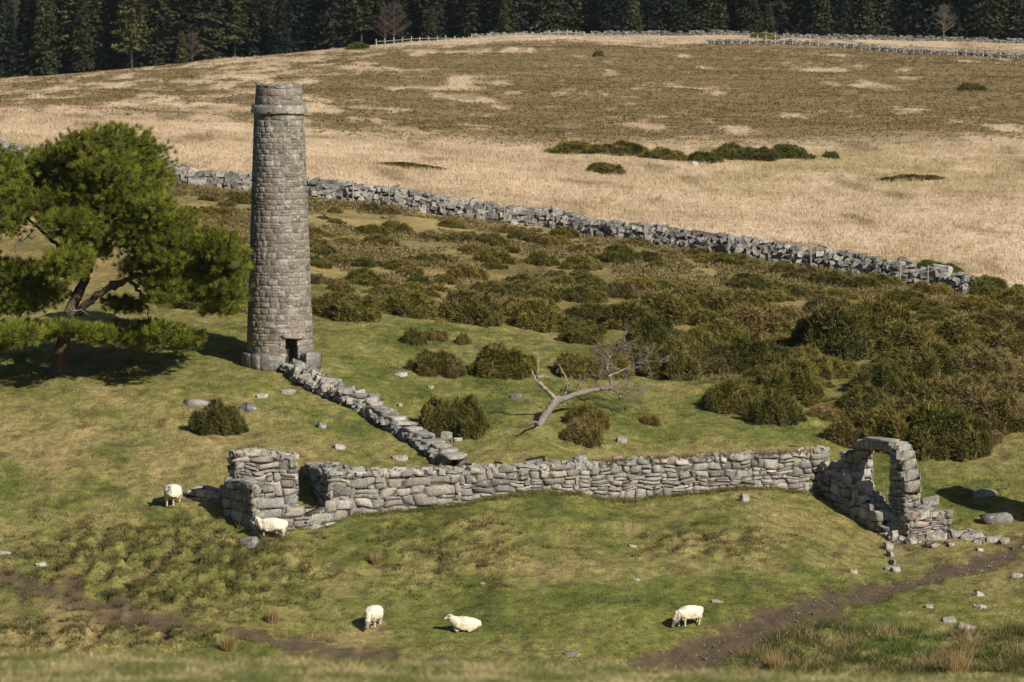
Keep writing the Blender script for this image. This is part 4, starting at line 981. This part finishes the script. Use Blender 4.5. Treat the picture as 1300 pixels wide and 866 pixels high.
# ------------------------------------------------------------------ loose stones
def stones():
    rng = np.random.default_rng(91)
    L = [(1172,672,26,20,0,'squared granite block fallen right of the arch, largest of the scatter'),(1158,690,14,11,2,'small pale stone below the arch sill'),(1133,685,14,9,1,'flat stone at the foot of the gable'),(1190,684,30,13,0,'long flat slab fallen beside the squared block'),
     (1212,682,22,14,5,'grey stone in the middle of the fallen row right of the arch'),(1232,684,26,12,0,'flat stone at the right end of the fallen row'),(1183,693,20,8,3,'low dark stone in front of the fallen row'),(1262,686,22,9,5,'pale stone apart from the fallen row'),(1276,688,14,8,2,'small stone at the far right of the fallen stones'),
     (1266,661,46,18,3,'big rounded boulder in the shaded hollow right of the arch'),(1180,640,24,14,1,'stone half buried in the shade beside the arch'),(1250,628,36,10,1,'flat stones on the far lip of the shaded hollow'),
     (945,636,13,15,5,'upright stone leaning on the foot of the long wall'),(790,561,17,10,5,'pale pointed stone alone on the turf right of the dead tree'),(566,556,14,14,0,'pointed stone in front of the gorse by the flue'),(580,560,16,8,0,'flat stone beside the pointed one by the flue'),
     (249,515,33,14,5,'flat white lichened rock in the turf left of the chimney foot'),(316,520,22,15,3,'dark boulder below the chimney'),(333,504,14,7,5,'small pale stone between boulder and chimney'),(366,499,20,6,2,'flat worn stone just below the chimney plinth'),
     (408,543,13,12,1,'rounded grey boulder left of the flue'),(431,570,17,10,5,'pale slab tilted in the grass above the corner ruin'),(508,584,18,10,2,'half buried stone between flue and long wall'),(506,477,22,6,5,'flat pale stone on the turf right of the chimney'),(547,493,8,6,5,'small white stone above the large gorse pair'),(508,516,7,7,5,'tiny white stone left of the large gorse pair'),
     (735,584,24,10,2,'rock resting on the bank just above the long wall'),(655,505,16,9,3,'dark stump like rock left of the dead tree'),(316,690,28,13,1,'grey boulder at the feet of the sheep by the corner'),(206,637,15,6,0,'flat stone beside the sheep standing at left'),(51,718,17,6,5,'pale stone in the rough grass at far left'),(2,704,24,7,1,'flat grey rock at the left edge of the photo'),
     (911,765,17,6,5,'flat white stone uphill of the grazing sheep at right'),(803,694,12,4,2,'small stone low in the bank below the long wall'),(808,737,10,4,5,'small flat pale stone on the open turf'),(1084,727,11,8,5,'pale stone on the bank left of the stone edging'),(1131,724,18,9,0,'stone at the lower end of the edging beside the track'),
     (1242,757,16,11,5,'pale upright stone right of the track'),(1204,790,20,9,0,'grey stone right of the track near the rushes'),(1226,797,26,9,5,'long pale stone above the rushes'),(1180,772,11,8,2,'small stone on the right verge of the track'),(1246,771,16,5,5,'thin flat stone below the upright pale one'),(1291,733,14,8,0,'stone at the right edge of the photo above the track'),
     (726,832,22,5,1,'flat dark stone in the bottom of the hollow'),(880,210,14,8,5,'pale boulder in front of the gorse on the far moor'),(612,742,8,4,5,'tiny pale stone on the turf above the lying sheep'),(430,640,20,10,0,'loose block before the left end of the long wall')]
    for u, v, wd, h, c, lab in L:
        p = ground(u, v); s = FPX / p[1]; m = MB(); W = wd / s * .86; H = h / s * .9
        (boulder if W > .75 else block)(m, (0, 0, H * 0.04), (W, W * rng.uniform(.6, .9), H * 1.15), rng, GR[c] * .88, rz=rng.uniform(-.5, .5), tilt=0.2)
        o = m.build('loose_stone', M_STONE); o.location = p; tag(o, lab, 'stone', 'loose granite stones')
    for k in range(26):
        u = 1122 + 125 * rng.random() ** 1.2; v = rng.normal(681, 7) + 3 * rng.random(); p = ground(u, v); m = MB(); sz = rng.uniform(.16, .42)
        block(m, (0, 0, sz*.12), (sz*1.3, sz, sz*.7), rng, pick(rng, GR), rz=rng.uniform(0, 3), tilt=.3); o = m.build('loose_stone', M_STONE); o.location = p
        LABELLED.append((o, 'small broken stone in the rubble right of the arch', 'stone', 'loose granite stones', u))
    for u, v, sz, lab in ((1127, 697, (.34,.3,.4), 'upright edging block at the top of the strip below the gable'), (1130, 706, (.16,.4,.26), 'second edging slab down the strip below the gable'), (1133, 716, (.15,.45,.24), 'third edging slab down the strip below the gable'), (1136, 725, (.3,.3,.22), 'lowest edging slab of the strip, beside the track')):
        p = ground(u, v); m = MB(); block(m, (0, 0, .03), sz, rng, pick(rng, [GR[2], GR[5], CH[4]]), rz=.3, tilt=.12)
        o = m.build('edging_stone', M_STONE); o.location = p; tag(o, lab, 'stone', 'stone edging below the gable')
stones()

# ------------------------------------------------------------------ pine
def pine():
    rng = np.random.default_rng(101)
    b = ground(75, 476); Yb = b[1]
    root = empty('pine_tree', b); tag(root, 'spreading Scots pine with leaning trunk and bright green clumped crown', 'tree')
    def w(u, v, dy=0): return at(u, v, Yb + dy) - b
    BK = (0.085, 0.062, 0.045)
    m = MB(); tr = curve([w(73, 484), w(75, 472), w(78, 450), w(82, 425), w(86, 403), w(98, 375, .3), w(112, 345, .6), w(118, 310, .7), w(125, 270, .6), w(140, 225, .4)], 5)
    tube(m, tr, np.interp(np.linspace(0, 1, len(tr)), [0, .08, .4, 1], [0.48, 0.32, 0.25, 0.05]), BK, 12, 0.05, rng); m.build('trunk', M_BARK, root)
    limbs = [([(86,405,0),(108,388,-.5),(133,368,-.9),(163,352,-1),(172,325,-.8),(195,285,-.5)], .21), ([(133,368,-.9),(165,355,-1.1),(205,345,-1.4),(250,330,-1.6),(285,335,-1.6)], .14), ([(163,352,-1),(176,372,-1.4),(186,392,-1.6),(192,405,-1.6)], .09),
             ([(98,375,.3),(70,365,.5),(40,352,.9),(10,345,1)], .13), ([(112,345,.6),(80,320,1),(50,290,1.2),(15,265,1.4)], .13), ([(118,310,.7),(150,270,1.2),(185,240,1.4)], .12), ([(84,415,0),(60,428,-.6),(25,430,-1.2),(-20,432,-1.4)], .08),
             ([(86,405,0),(120,420,-1),(160,428,-1.4),(215,428,-1.8)], .08), ([(118,310,.7),(100,270,.2),(75,235,-.3)], .1), ([(172,325,-.8),(205,310,-.2),(245,300,.4)], .08), ([(10,345,1),(-40,330,1),(-90,300,1)], .1)]
    for pts, r in limbs:
        m = MB(); c = curve([w(*p) for p in pts], 6); c[1:-1] += rng.normal(0, 0.04, (len(c)-2, 3)); tube(m, c, np.linspace(r*.85, r*0.2, len(c)), BK, 8, 0.06, rng); m.build('limb', M_BARK, root)
    for u, v in ((130,270),(140,280),(35,300),(20,310),(30,335),(95,395)):
        m = MB()                                                      # bare dead twigs low in the crown
        for k in range(4):
            p0 = w(u, v, -1.2); q = p0 + rng.normal(0, .22, 3); tube(m, [p0, (p0+q)/2 + rng.normal(0, .05, 3), q + rng.normal(0, .1, 3)], [.025, .018, .006], (0.26, 0.23, 0.2), 5)
        m.build('dead_branch', M_BARK, root)
    CL = [(150,186,46,24),(110,188,34,20),(183,200,34,24),(66,208,38,24),(95,225,40,26),(137,218,44,28),(185,228,36,26),(46,238,36,24),(80,250,38,22),(125,250,42,24),(175,254,36,22),(198,262,26,18),(150,272,44,20),(100,268,36,18),(60,262,34,20),(205,330,26,14),(170,340,20,10),(100,420,24,9),(16,256,34,24),(8,231,34,22),(-14,210,40,26),(4,282,34,20),(-30,250,40,26),(-60,230,40,28),(-70,280,40,28),
          (84,284,36,17),(175,296,38,18),(222,284,28,16),(233,308,32,18),(186,310,36,18),(112,318,28,12),(76,344,34,22),(90,328,28,16),(270,314,32,20),(290,340,24,22),(258,342,32,20),(264,372,32,20),(292,372,22,22),(240,352,26,16),(280,392,24,10),
          (36,350,32,18),(14,358,34,20),(20,384,36,16),(50,376,30,14),(-30,340,40,24),(-40,390,40,24),(48,420,32,12),(22,424,32,14),(0,430,32,14),(78,418,28,10),(-30,430,40,20),(126,424,28,12),(152,424,30,15),(210,424,28,14),(234,432,22,12),(190,420,22,12),(176,436,20,8),(154,386,24,9),(202,378,22,9),(206,358,28,12),(112,300,30,14),(212,330,28,14)]
    f = MB(); MB0 = f
    for u, v, rx, ry in CL:
        Yo = rng.uniform(-2.4, 0.8) if v > 270 else rng.uniform(-1.3, 1.3)
        for rep in range(2):
            c = w(u + rng.uniform(-8, 8)*rep, v + rng.uniform(-4, 4)*rep, Yo + (rep * rng.choice([-1, 1]) * rng.uniform(1.0, 1.8))); s = Yb / FPX; R = np.array([rx*s, max(rx*s, .8), ry*s])
            n = int(160 * (rx / 34) ** 1.6) // (1 + rep // 2)
            d = rng.normal(0, 1, (n, 3)); d[:, 2] = d[:, 2] * 0.9 + 0.25; d /= np.linalg.norm(d, axis=1)[:, None]
            core = MB0; q = ICO2 * R * 0.50 * (1 + .2 * noise(ICO2[:, 0]*2.6 + u, ICO2[:, 1]*2.6 + ICO2[:, 2]*2.2 + v, 5))[:, None] * [1, 1, .8] + c; core.add(q, ICO2F, (0.06, 0.068, 0.014))  # dark opaque core added inside each clump to block light
            lob = 1 + 0.50 * noise(d[:, 0]*3.2 + u, d[:, 1]*3.2 + d[:, 2]*2.8 + v, 5)
            P = c + d * R * (rng.random(n)[:, None] ** 0.28) * lob[:, None]
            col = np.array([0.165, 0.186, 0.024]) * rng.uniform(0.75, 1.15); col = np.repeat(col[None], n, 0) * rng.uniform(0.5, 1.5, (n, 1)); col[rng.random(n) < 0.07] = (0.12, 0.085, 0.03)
            K = 34; Pq = np.repeat(P, K, 0) + rng.normal(0, .03, (n*K, 3)); D = np.repeat(d * [1, 1, .6] + [0, 0, .6], K, 0) + rng.normal(0, 0.55, (n*K, 3)); D /= np.linalg.norm(D, axis=1)[:, None]
            ln = rng.uniform(0.12, 0.26, n*K); sd = np.cross(D, rng.normal(0, 1, (n*K, 3))); sd /= np.linalg.norm(sd, axis=1)[:, None]; sd *= 0.010
            f.add(np.stack([Pq - sd, Pq + sd, Pq + D*ln[:, None]], 1).reshape(-1, 3), np.arange(3*n*K).reshape(-1, 3), np.repeat(np.repeat(col, K, 0), 3, 0))
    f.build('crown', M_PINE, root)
pine()

# ------------------------------------------------------------------ dead tree
def dead_tree():
    rng = np.random.default_rng(111); b = ground(680, 546); Yb = b[1]
    root = empty('fallen_tree', b); tag(root, 'bare bleached dead tree toppled on the turf above the long wall', 'tree')
    w = lambda u, v, dy=0: at(u, v, Yb + dy * 1.75) - b
    G = (0.22, 0.185, 0.155); PALE = (0.36, 0.30, 0.235)
    m = MB(); c = curve([w(676,551,0), w(684,540,.2), w(692,528,.4), w(699,518,.7), w(706,509,1), w(716,506,1.3), w(730,501,1.6), w(745,497,2), w(760,494,2.3), w(776,493,2.6)], 5)
    tube(m, c, np.interp(np.linspace(0, 1, len(c)), [0, .15, .45, .6, 1], [.07, .14, .15, .11, .07]), G, 10, 0.16, rng); m.build('trunk', M_BARK, root)
    br = [([(706,509,1),(698,499,.8),(690,491,.6),(683,485,.5),(681,480,.5),(688,478,.6),(695,479,.6)], .12, PALE), ([(683,487,.5),(678,479,.4),(676,472,.4),(674,469,.4)], .06, PALE), ([(681,480,.5),(683,468,.4),(684,456,.4),(682,447,.4),(686,442,.4)], .04, PALE),
          ([(716,505,1.3),(719,496,1.3),(721,488,1.3),(718,480,1.4),(713,470,1.5),(710,465,1.5)], .06, PALE), ([(719,496,1.3),(725,494,1.2),(728,496,1.2)], .03, PALE), ([(776,493,2.6),(775,480,2.8),(771,468,3),(772,455,3.1),(768,442,3.2)], .09, (.2,.15,.125)), ([(772,455,3.1),(782,448,3.2),(792,440,3.2)], .05, (.2,.15,.125)),
          ([(776,493,2.6),(786,500,2.4),(796,502,2.2)], .06, G), ([(776,493,2.6),(790,490,2.6),(803,495,2.6)], .05, G), ([(772,478,2.8),(790,470,3),(805,462,3),(822,458,3)], .05, (.3,.26,.22)), ([(760,494,2.3),(757,484,2.2),(760,477,2.2)], .05, G), ([(740,498,1.9),(737,490,1.8),(733,484,1.7)], .04, G), ([(684,540,.2),(678,536,-.4),(670,538,-.8)], .08, G)]
    ends = []
    for pts, r, col in br:
        m = MB(); c = curve([w(*p) for p in pts], 5); c[1:] += rng.normal(0, .02, (len(c)-1, 3)); tube(m, c, np.linspace(r*.75, r*.22, len(c)), col, 7, .10, rng); m.build('branch', M_BARK, root); ends.append((c, col))
    m = MB()
    def twig(p, d, l, r, dep, col):
        q = p + d*l + rng.normal(0, l*.12, 3); tube(m, [p, (p+q)/2 + rng.normal(0, l*.08, 3), q], [r, r*.8, r*.55], col, 4)
        if dep:
            for k in range(3):
                e = d + rng.normal(0, .55, 3); e /= np.linalg.norm(e); twig(q if k else (p+q)/2, e, l*.72, r*.62, dep-1, col)
    for i, dep, n, l in ((5,3,11,.45),(6,3,8,.42),(7,3,8,.35),(8,3,8,.35),(9,3,8,.42),(3,1,4,.25),(10,2,6,.28),(11,2,5,.25),(0,1,4,.25)):
        c, col = ends[i]
        for k in range(n):
            p = c[int(rng.integers(len(c)//3, len(c)))]; d = rng.normal(0, .7, 3) + [0, 0, .45]; d /= np.linalg.norm(d); twig(p, d, l*rng.uniform(.6, 1.1), .018, dep, np.array((.21,.165,.13) if i in (5, 6) else (.24, .2, .165)))
    m.build('twigs', M_BARK, root)
dead_tree()

# ------------------------------------------------------------------ sheep
def sheep_mesh(pose, seed, face):
    V = []; E = []; R = []
    def nd(p, r, par=None):
        V.append(p); R.append(r if isinstance(r, tuple) else (r, r))
        if par is not None: E.append((par, len(V) - 1))
        return len(V) - 1
    zb = 0.30 if pose == 'lie' else 0.56
    pel = nd((-0.36, 0, zb), (0.23, 0.24)); mid = nd((-0.02, 0, zb - .02), (0.28, 0.29), pel); ch = nd((0.30, 0, zb), (0.23, 0.25), mid); rump = nd((-0.50, 0, zb - .02), (0.15, 0.17), pel)
    nd((-0.56, 0, zb - .14), 0.045, rump)
    if pose == 'graze':
        n = nd((0.47, 0, zb - .10), (0.15, 0.16), ch); n2 = nd((0.58, 0, zb - .26), (0.10, 0.105), n); hd = nd((0.64, 0, 0.20), (0.078, 0.085), n2); mz = nd((0.70, 0, 0.09), (0.05, 0.05), hd); nd((0.72, 0, 0.045), 0.035, mz); ev, ez = (0.60, 0.24), 0.1
    else:
        h = .0 if pose == 'lie' else -.09; n = nd((0.46, 0, zb + .12 + h), (0.15, 0.16), ch); n2 = nd((0.55, 0, zb + .23 + h), (0.10, 0.11), n); hd = nd((0.64, 0, zb + .29 + h), (0.08, 0.085), n2); mz = nd((0.75, 0, zb + .21 + h), (0.052, 0.05), hd); nd((0.81, 0, zb + .17 + h), 0.036, mz); ev, ez = (0.61, zb + .33 + h), 0.1
    for s in (-1, 1):
        e = nd((ev[0], s*.085, ev[1]), 0.028, hd); nd((ev[0] - .02, s*.17, ev[1] - .015), 0.014, e)
        if pose == 'lie':
            a = nd((-0.30, s*.2, 0.16), 0.12, pel); b = nd((-0.12, s*.27, 0.07), 0.06, a); nd((-0.02, s*.28, 0.045), 0.035, b)
            a = nd((0.28, s*.15, 0.16), 0.10, ch); b = nd((0.44, s*.16, 0.07), 0.05, a); nd((0.30, s*.17, 0.045), 0.035, b)
        else:
            k = s * 0.05 if pose == 'walk' or pose == 'graze' else 0
            a = nd((-0.38, s*.13, 0.38), 0.12, pel); b = nd((-0.44 + k, s*.13, 0.23), 0.046, a); c = nd((-0.42 + k, s*.13, 0.10), 0.036, b); nd((-0.41 + k, s*.13, 0.0), 0.042, c)
            a = nd((0.28, s*.12, 0.38), 0.10, ch); b = nd((0.29 - k, s*.12, 0.22), 0.042, a); c = nd((0.285 - k, s*.12, 0.09), 0.034, b); nd((0.295 - k, s*.12, 0.0), 0.04, c)
    me = bpy.data.meshes.new('tmp'); me.from_pydata(V, E, []); o = bpy.data.objects.new('tmp', me); COL.objects.link(o)
    md = o.modifiers.new('s', 'SKIN'); md.use_smooth_shade = True
    for i, r in enumerate(R): me.skin_vertices[0].data[i].radius = r; me.skin_vertices[0].data[i].use_root = (i == 0)
    sb = o.modifiers.new('d', 'SUBSURF'); sb.levels = 3; sb.render_levels = 3
    dg = bpy.context.evaluated_depsgraph_get(); ev_ = o.evaluated_get(dg); m = bpy.data.meshes.new_from_object(ev_)
    bpy.data.objects.remove(o); m.name = 'sheep'
    n = len(m.vertices); co = np.zeros(n*3, np.float32); m.vertices.foreach_get('co', co); co = co.reshape(-1, 3).astype(float)
    head = (co[:, 0] > 0.60) & ((co[:, 2] > zb + .0) if pose != 'graze' else (co[:, 2] < .30)); ears = (np.abs(co[:, 1]) > .09) & (co[:, 0] > .5)
    legs = (co[:, 2] < .27) & (pose != 'lie') & ~head
    wool = ~(head | legs | ears)
    nn = np.zeros(n*3, np.float32); m.vertices.foreach_get('normal', nn); nn = nn.reshape(-1, 3)
    co[wool] += nn[wool] * (0.022 * noise(co[wool, 0]*9 + seed, co[wool, 2]*9 + co[wool, 1]*7, 3) + 0.016 * noise(co[wool, 0]*24 + seed, co[wool, 2]*22 + co[wool, 1]*25, 4))[:, None] + nn[wool] * 0.012
    m.vertices.foreach_set('co', co.astype(np.float32).ravel())
    c = np.tile(np.array([0.74, 0.665, 0.54]), (n, 1)) * (1 + 0.10 * noise(co[:, 0]*5, co[:, 2]*5 + seed, 7))[:, None]
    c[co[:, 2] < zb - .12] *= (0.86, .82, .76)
    c *= (1 - 0.18 * smooth(.1, .5, noise(co[:, 0]*3.1 + seed, co[:, 2]*3.7 + co[:, 1]*2, 8)))[:, None]
    c[legs] = (0.55, 0.49, 0.41); c[head | ears] = face
    if pose != 'graze': c[(co[:, 0] > .765)] = np.array(face) * 1.4; eye = (np.hypot(co[:, 0] - .68, co[:, 2] - (zb + .29 + h)) < .028) & (np.abs(co[:, 1]) > .03)
    else: c[(co[:, 2] < .07) & (co[:, 0] > .62)] = np.minimum(np.array(face) * 1.6, .7); eye = (np.hypot(co[:, 0] - .665, co[:, 2] - .18) < .028) & (np.abs(co[:, 1]) > .03)
    c[eye] = (0.03, 0.025, 0.02)
    c[(co[:, 2] < .05) & legs] = (0.09, 0.08, 0.07)
    at_ = m.attributes.new('tint', 'FLOAT_COLOR', 'POINT'); at_.data.foreach_set('color', np.c_[np.clip(c, 0, .8), np.ones(n)].astype(np.float32).ravel())
    m.materials.clear(); m.materials.append(M_WOOL)
    return m
def flock():
    for u, v, pose, rz, sc, face, lab, k in (
        (219,643,'stand',-103,1.0,(.30,.27,.235),'round woolly sheep facing the camera left of the corner ruin',1),
        (345,684,'stand',180,.95,(.16,.145,.13),'cream sheep with grey face standing side on against the corner ruin',2),
        (474,797,'graze',-106,.95,(.30,.27,.24),'sheep grazing head down towards the camera, nearest the lower left',3),
        (591,801,'lie',192,.88,(.62,.56,.48),'white sheep lying on the turf with its head raised',4),
        (874,796,'graze',214,.93,(.22,.2,.18),'cream sheep grazing head down to the left beside the track',5)):
        p = ground(u, v); o = link('sheep', sheep_mesh(pose, k*3.3, face)); s = sc * 0.98
        o.location = (p[0], p[1], p[2] - 0.01); o.rotation_euler = (0, 0, math.radians(rz)); o.scale = (s, s, s); tag(o, lab, 'sheep', 'sheep round the ruin')
flock()

# ------------------------------------------------------------------ conifer forest
def spruce_mesh(seed, H, cols, wid=0.2, lowest=0.06, droop=0.25, n=40):
    rng = np.random.default_rng(seed); t = MB(); c = MB()
    tube(t, [(0, 0, -1), (0, 0, H*.5), (0, 0, H*.97)], [H*.016, H*.01, .03], (0.04, 0.032, 0.027), 6)
    V = []; C = []
    for k in range(n):
        f = k / n; z = H * (lowest + (1 - lowest) * f); R = H * wid * (1 - f) ** 0.8 * rng.uniform(.8, 1.15) + .15; nb = 9
        for q in range(nb):
            a = rng.uniform(0, 6.283); r = R * rng.uniform(.65, 1.1); d = np.array([math.cos(a), math.sin(a), 0]); s = np.array([-math.sin(a), math.cos(a), 0]); zz = z + rng.uniform(-.25, .25)
            col = np.array(cols[int(rng.integers(len(cols)))]) * rng.uniform(.7, 1.3)
            for j in range(6):
                g = (j + rng.random()) / 6; p = d*r*g + [0, 0, zz - droop*r*g*g]
                e = d*rng.uniform(.2, .6) + s*rng.uniform(-1, 1) + [0, 0, rng.uniform(-.6, .1)]; L = (.30 + .35*(1-g)) * rng.uniform(.7, 1.2) * R / 2 + .18; wv = np.cross(e, rng.normal(0, 1, 3)); wv /= np.linalg.norm(wv) + 1e-6
                V += [p - wv*.19, p + wv*.19, p + e*L*1.2]; C += [col] * 3
    c.add(np.array(V), np.arange(len(V)).reshape(-1, 3), np.array(C)); return c.mesh('crown', M_SPRUCE), t.mesh('trunk', M_BARK)
def bare_mesh(seed, H, col):
    rng = np.random.default_rng(seed); t = MB(); c = MB(); tube(t, [(0, 0, -.5), (rng.normal(0, .2), 0, H*.5), (rng.normal(0, .3), 0, H)], [.16, .1, .02], col, 6)
    for k in range(70):
        z = H * rng.uniform(.2, .98); a = rng.uniform(0, 6.3); r = (H - z) * .35 + .5
        p = np.array([0, 0, z]); q = p + [math.cos(a)*r, math.sin(a)*r, r*.8]; tube(c, [p, (p+q)/2 + [0, 0, -.1], q], [.05, .035, .015], col, 4)
        for j in range(4): e = p + (q-p)*rng.uniform(.4, 1); tube(c, [e, e + rng.normal(0, .4, 3) + [0, 0, .35]], [.025, .01], col, 4)
    return c.mesh('crown', M_BARK), t.mesh('trunk', M_BARK)
def forest():
    rng = np.random.default_rng(131)
    DK = [(0.018, 0.024, 0.013), (0.013, 0.019, 0.012), (0.024, 0.029, 0.013)]; MD = [(0.032, 0.040, 0.016), (0.024, 0.031, 0.014), (0.046, 0.05, 0.02)]; PN = [(0.050, 0.054, 0.018), (0.036, 0.041, 0.016)]
    kinds = {'dark': [spruce_mesh(200+k, 15, DK, .17) for k in range(4)], 'mid': [spruce_mesh(220+k, 14, MD, .18) for k in range(3)], 'pine': [spruce_mesh(240+k, 13, PN, .22, .2, .05, 26) for k in range(3)],
             'young': [spruce_mesh(260+k, 5.0, MD, .26, .03, .2, 26) for k in range(2)], 'bare': [bare_mesh(280, 7, (0.085, 0.06, 0.05)), bare_mesh(281, 8, (0.07, 0.05, 0.042)), bare_mesh(282, 8, (0.13, 0.115, 0.095))]}
    def put(x, y, kind, s, label, shared=False):
        c, t = kinds[kind][int(rng.integers(len(kinds[kind])))]; o = empty({'dark': 'spruce_tree', 'mid': 'spruce_tree', 'pine': 'pine_tree', 'young': 'spruce_tree', 'bare': 'bare_tree'}[kind], (x, y, hz(x, y) - .1), rng.uniform(0, 6.3))
        k_ = s * rng.uniform(.8, 1.45); o.scale = (k_, k_, s); link('crown', c, o); link('trunk', t, o); u = proj(x, y, 20.)[0]
        area = 'at the far left' if u < 160 else 'above the pine and chimney' if u < 420 else 'right of the chimney top' if u < 640 else 'behind the far fence' if u < 960 else 'at the upper right'
        if shared: tag(o, label, 'tree', 'inner trees of the conifer plantation')
        else: LABELLED.append((o, label + ' ' + area, 'tree', 'trees of the conifer plantation', u))
    def edge(x): return float(np.interp(x, [-95, -60, -20, 0, 85], [668, 672, 676, 664, 660]))
    x = -96.0
    while x < 96:
        e = edge(x); u = proj(x, e, 18.)[0]
        kind = rng.choice(['dark', 'mid', 'pine'], p=[.3, .3, .4] if u < 560 else [.72, .23, .05]); put(x, e + rng.uniform(0, 7), kind, rng.uniform(.6, 1.3), {'dark': 'dark spruce in the front row', 'mid': 'greener spruce in the front row', 'pine': 'thin crowned pine in the front row'}[kind]); x += rng.uniform(1.6, 4.6)
    for row in range(1, 5):
        x = -100.0
        while x < 100:
            e = edge(x) + row * 7 + rng.uniform(-2, 2); kind = rng.choice(['dark', 'mid'], p=[.8, .2] if x > -10 else [.55, .45]); put(x, e, kind, rng.uniform(.85, 1.25), ('dark' if kind == 'dark' else 'greener') + ' spruce deep in the plantation behind its front row of trees', True); x += rng.uniform(4.0, 6.0)
    for u, k, s in ((975,'young',.95),(640,'young',1.1),(805,'young',1.3),(1100,'young',1.2),(910,'young',1.3),(230,'young',1.0),(548,'young',1.0),(500,'bare',.75),(488,'bare',.65),(243,'bare',.6),(1200,'bare',.6),(1045,'young',1.3),(1290,'young',1.4)):
        Y = 653.0; x_ = (u - 650) / FPX * Y; put(x_, Y + rng.uniform(0, 3), k, s, 'small bright spruce before the forest edge' if k == 'young' else 'leafless tree before the forest edge')
forest()

# ruined wall beyond the right edge, whose shadow falls into the frame
def off_wall():
    rng = np.random.default_rng(151); A = at(1318, 640, 161.5)[:2]; B = A + np.array([0.45, -0.89]) * 3.4
    m = MB(); z = hz(*A); ruin_wall(m, A, B, [(0, z + 3.6), (.4, z + 4.4), (.7, z + 4.0), (1, z + 2.8)], .7, rng, (.25, .4), (.35, .8), GR, split=.2, capsize=.4)
    tag(m.build('ruined_wall', M_STONE), 'broken piece of granite wall just beyond the right edge of the photo', 'wall')
off_wall()
finish_labels()

def haze():
    b = bmesh.new(); bmesh.ops.create_cube(b, size=1); me = bpy.data.meshes.new('haze'); b.to_mesh(me); b.free()
    o = link('haze', me); o.scale = (7400, 4200, 320); o.location = (0, 2000, 150 - 20); tag(o, kind='stuff')
    m = bpy.data.materials.new('haze'); m.use_nodes = True; nt = m.node_tree; nt.nodes.remove(nt.nodes['Principled BSDF'])
    v = nt.nodes.new('ShaderNodeVolumePrincipled'); v.inputs['Color'].default_value = (.68, .82, 1, 1); v.inputs['Density'].default_value = 0.00003; v.inputs['Anisotropy'].default_value = 0.1
    nt.links.new(v.outputs[0], nt.nodes['Material Output'].inputs['Volume']); me.materials.append(m)
haze()
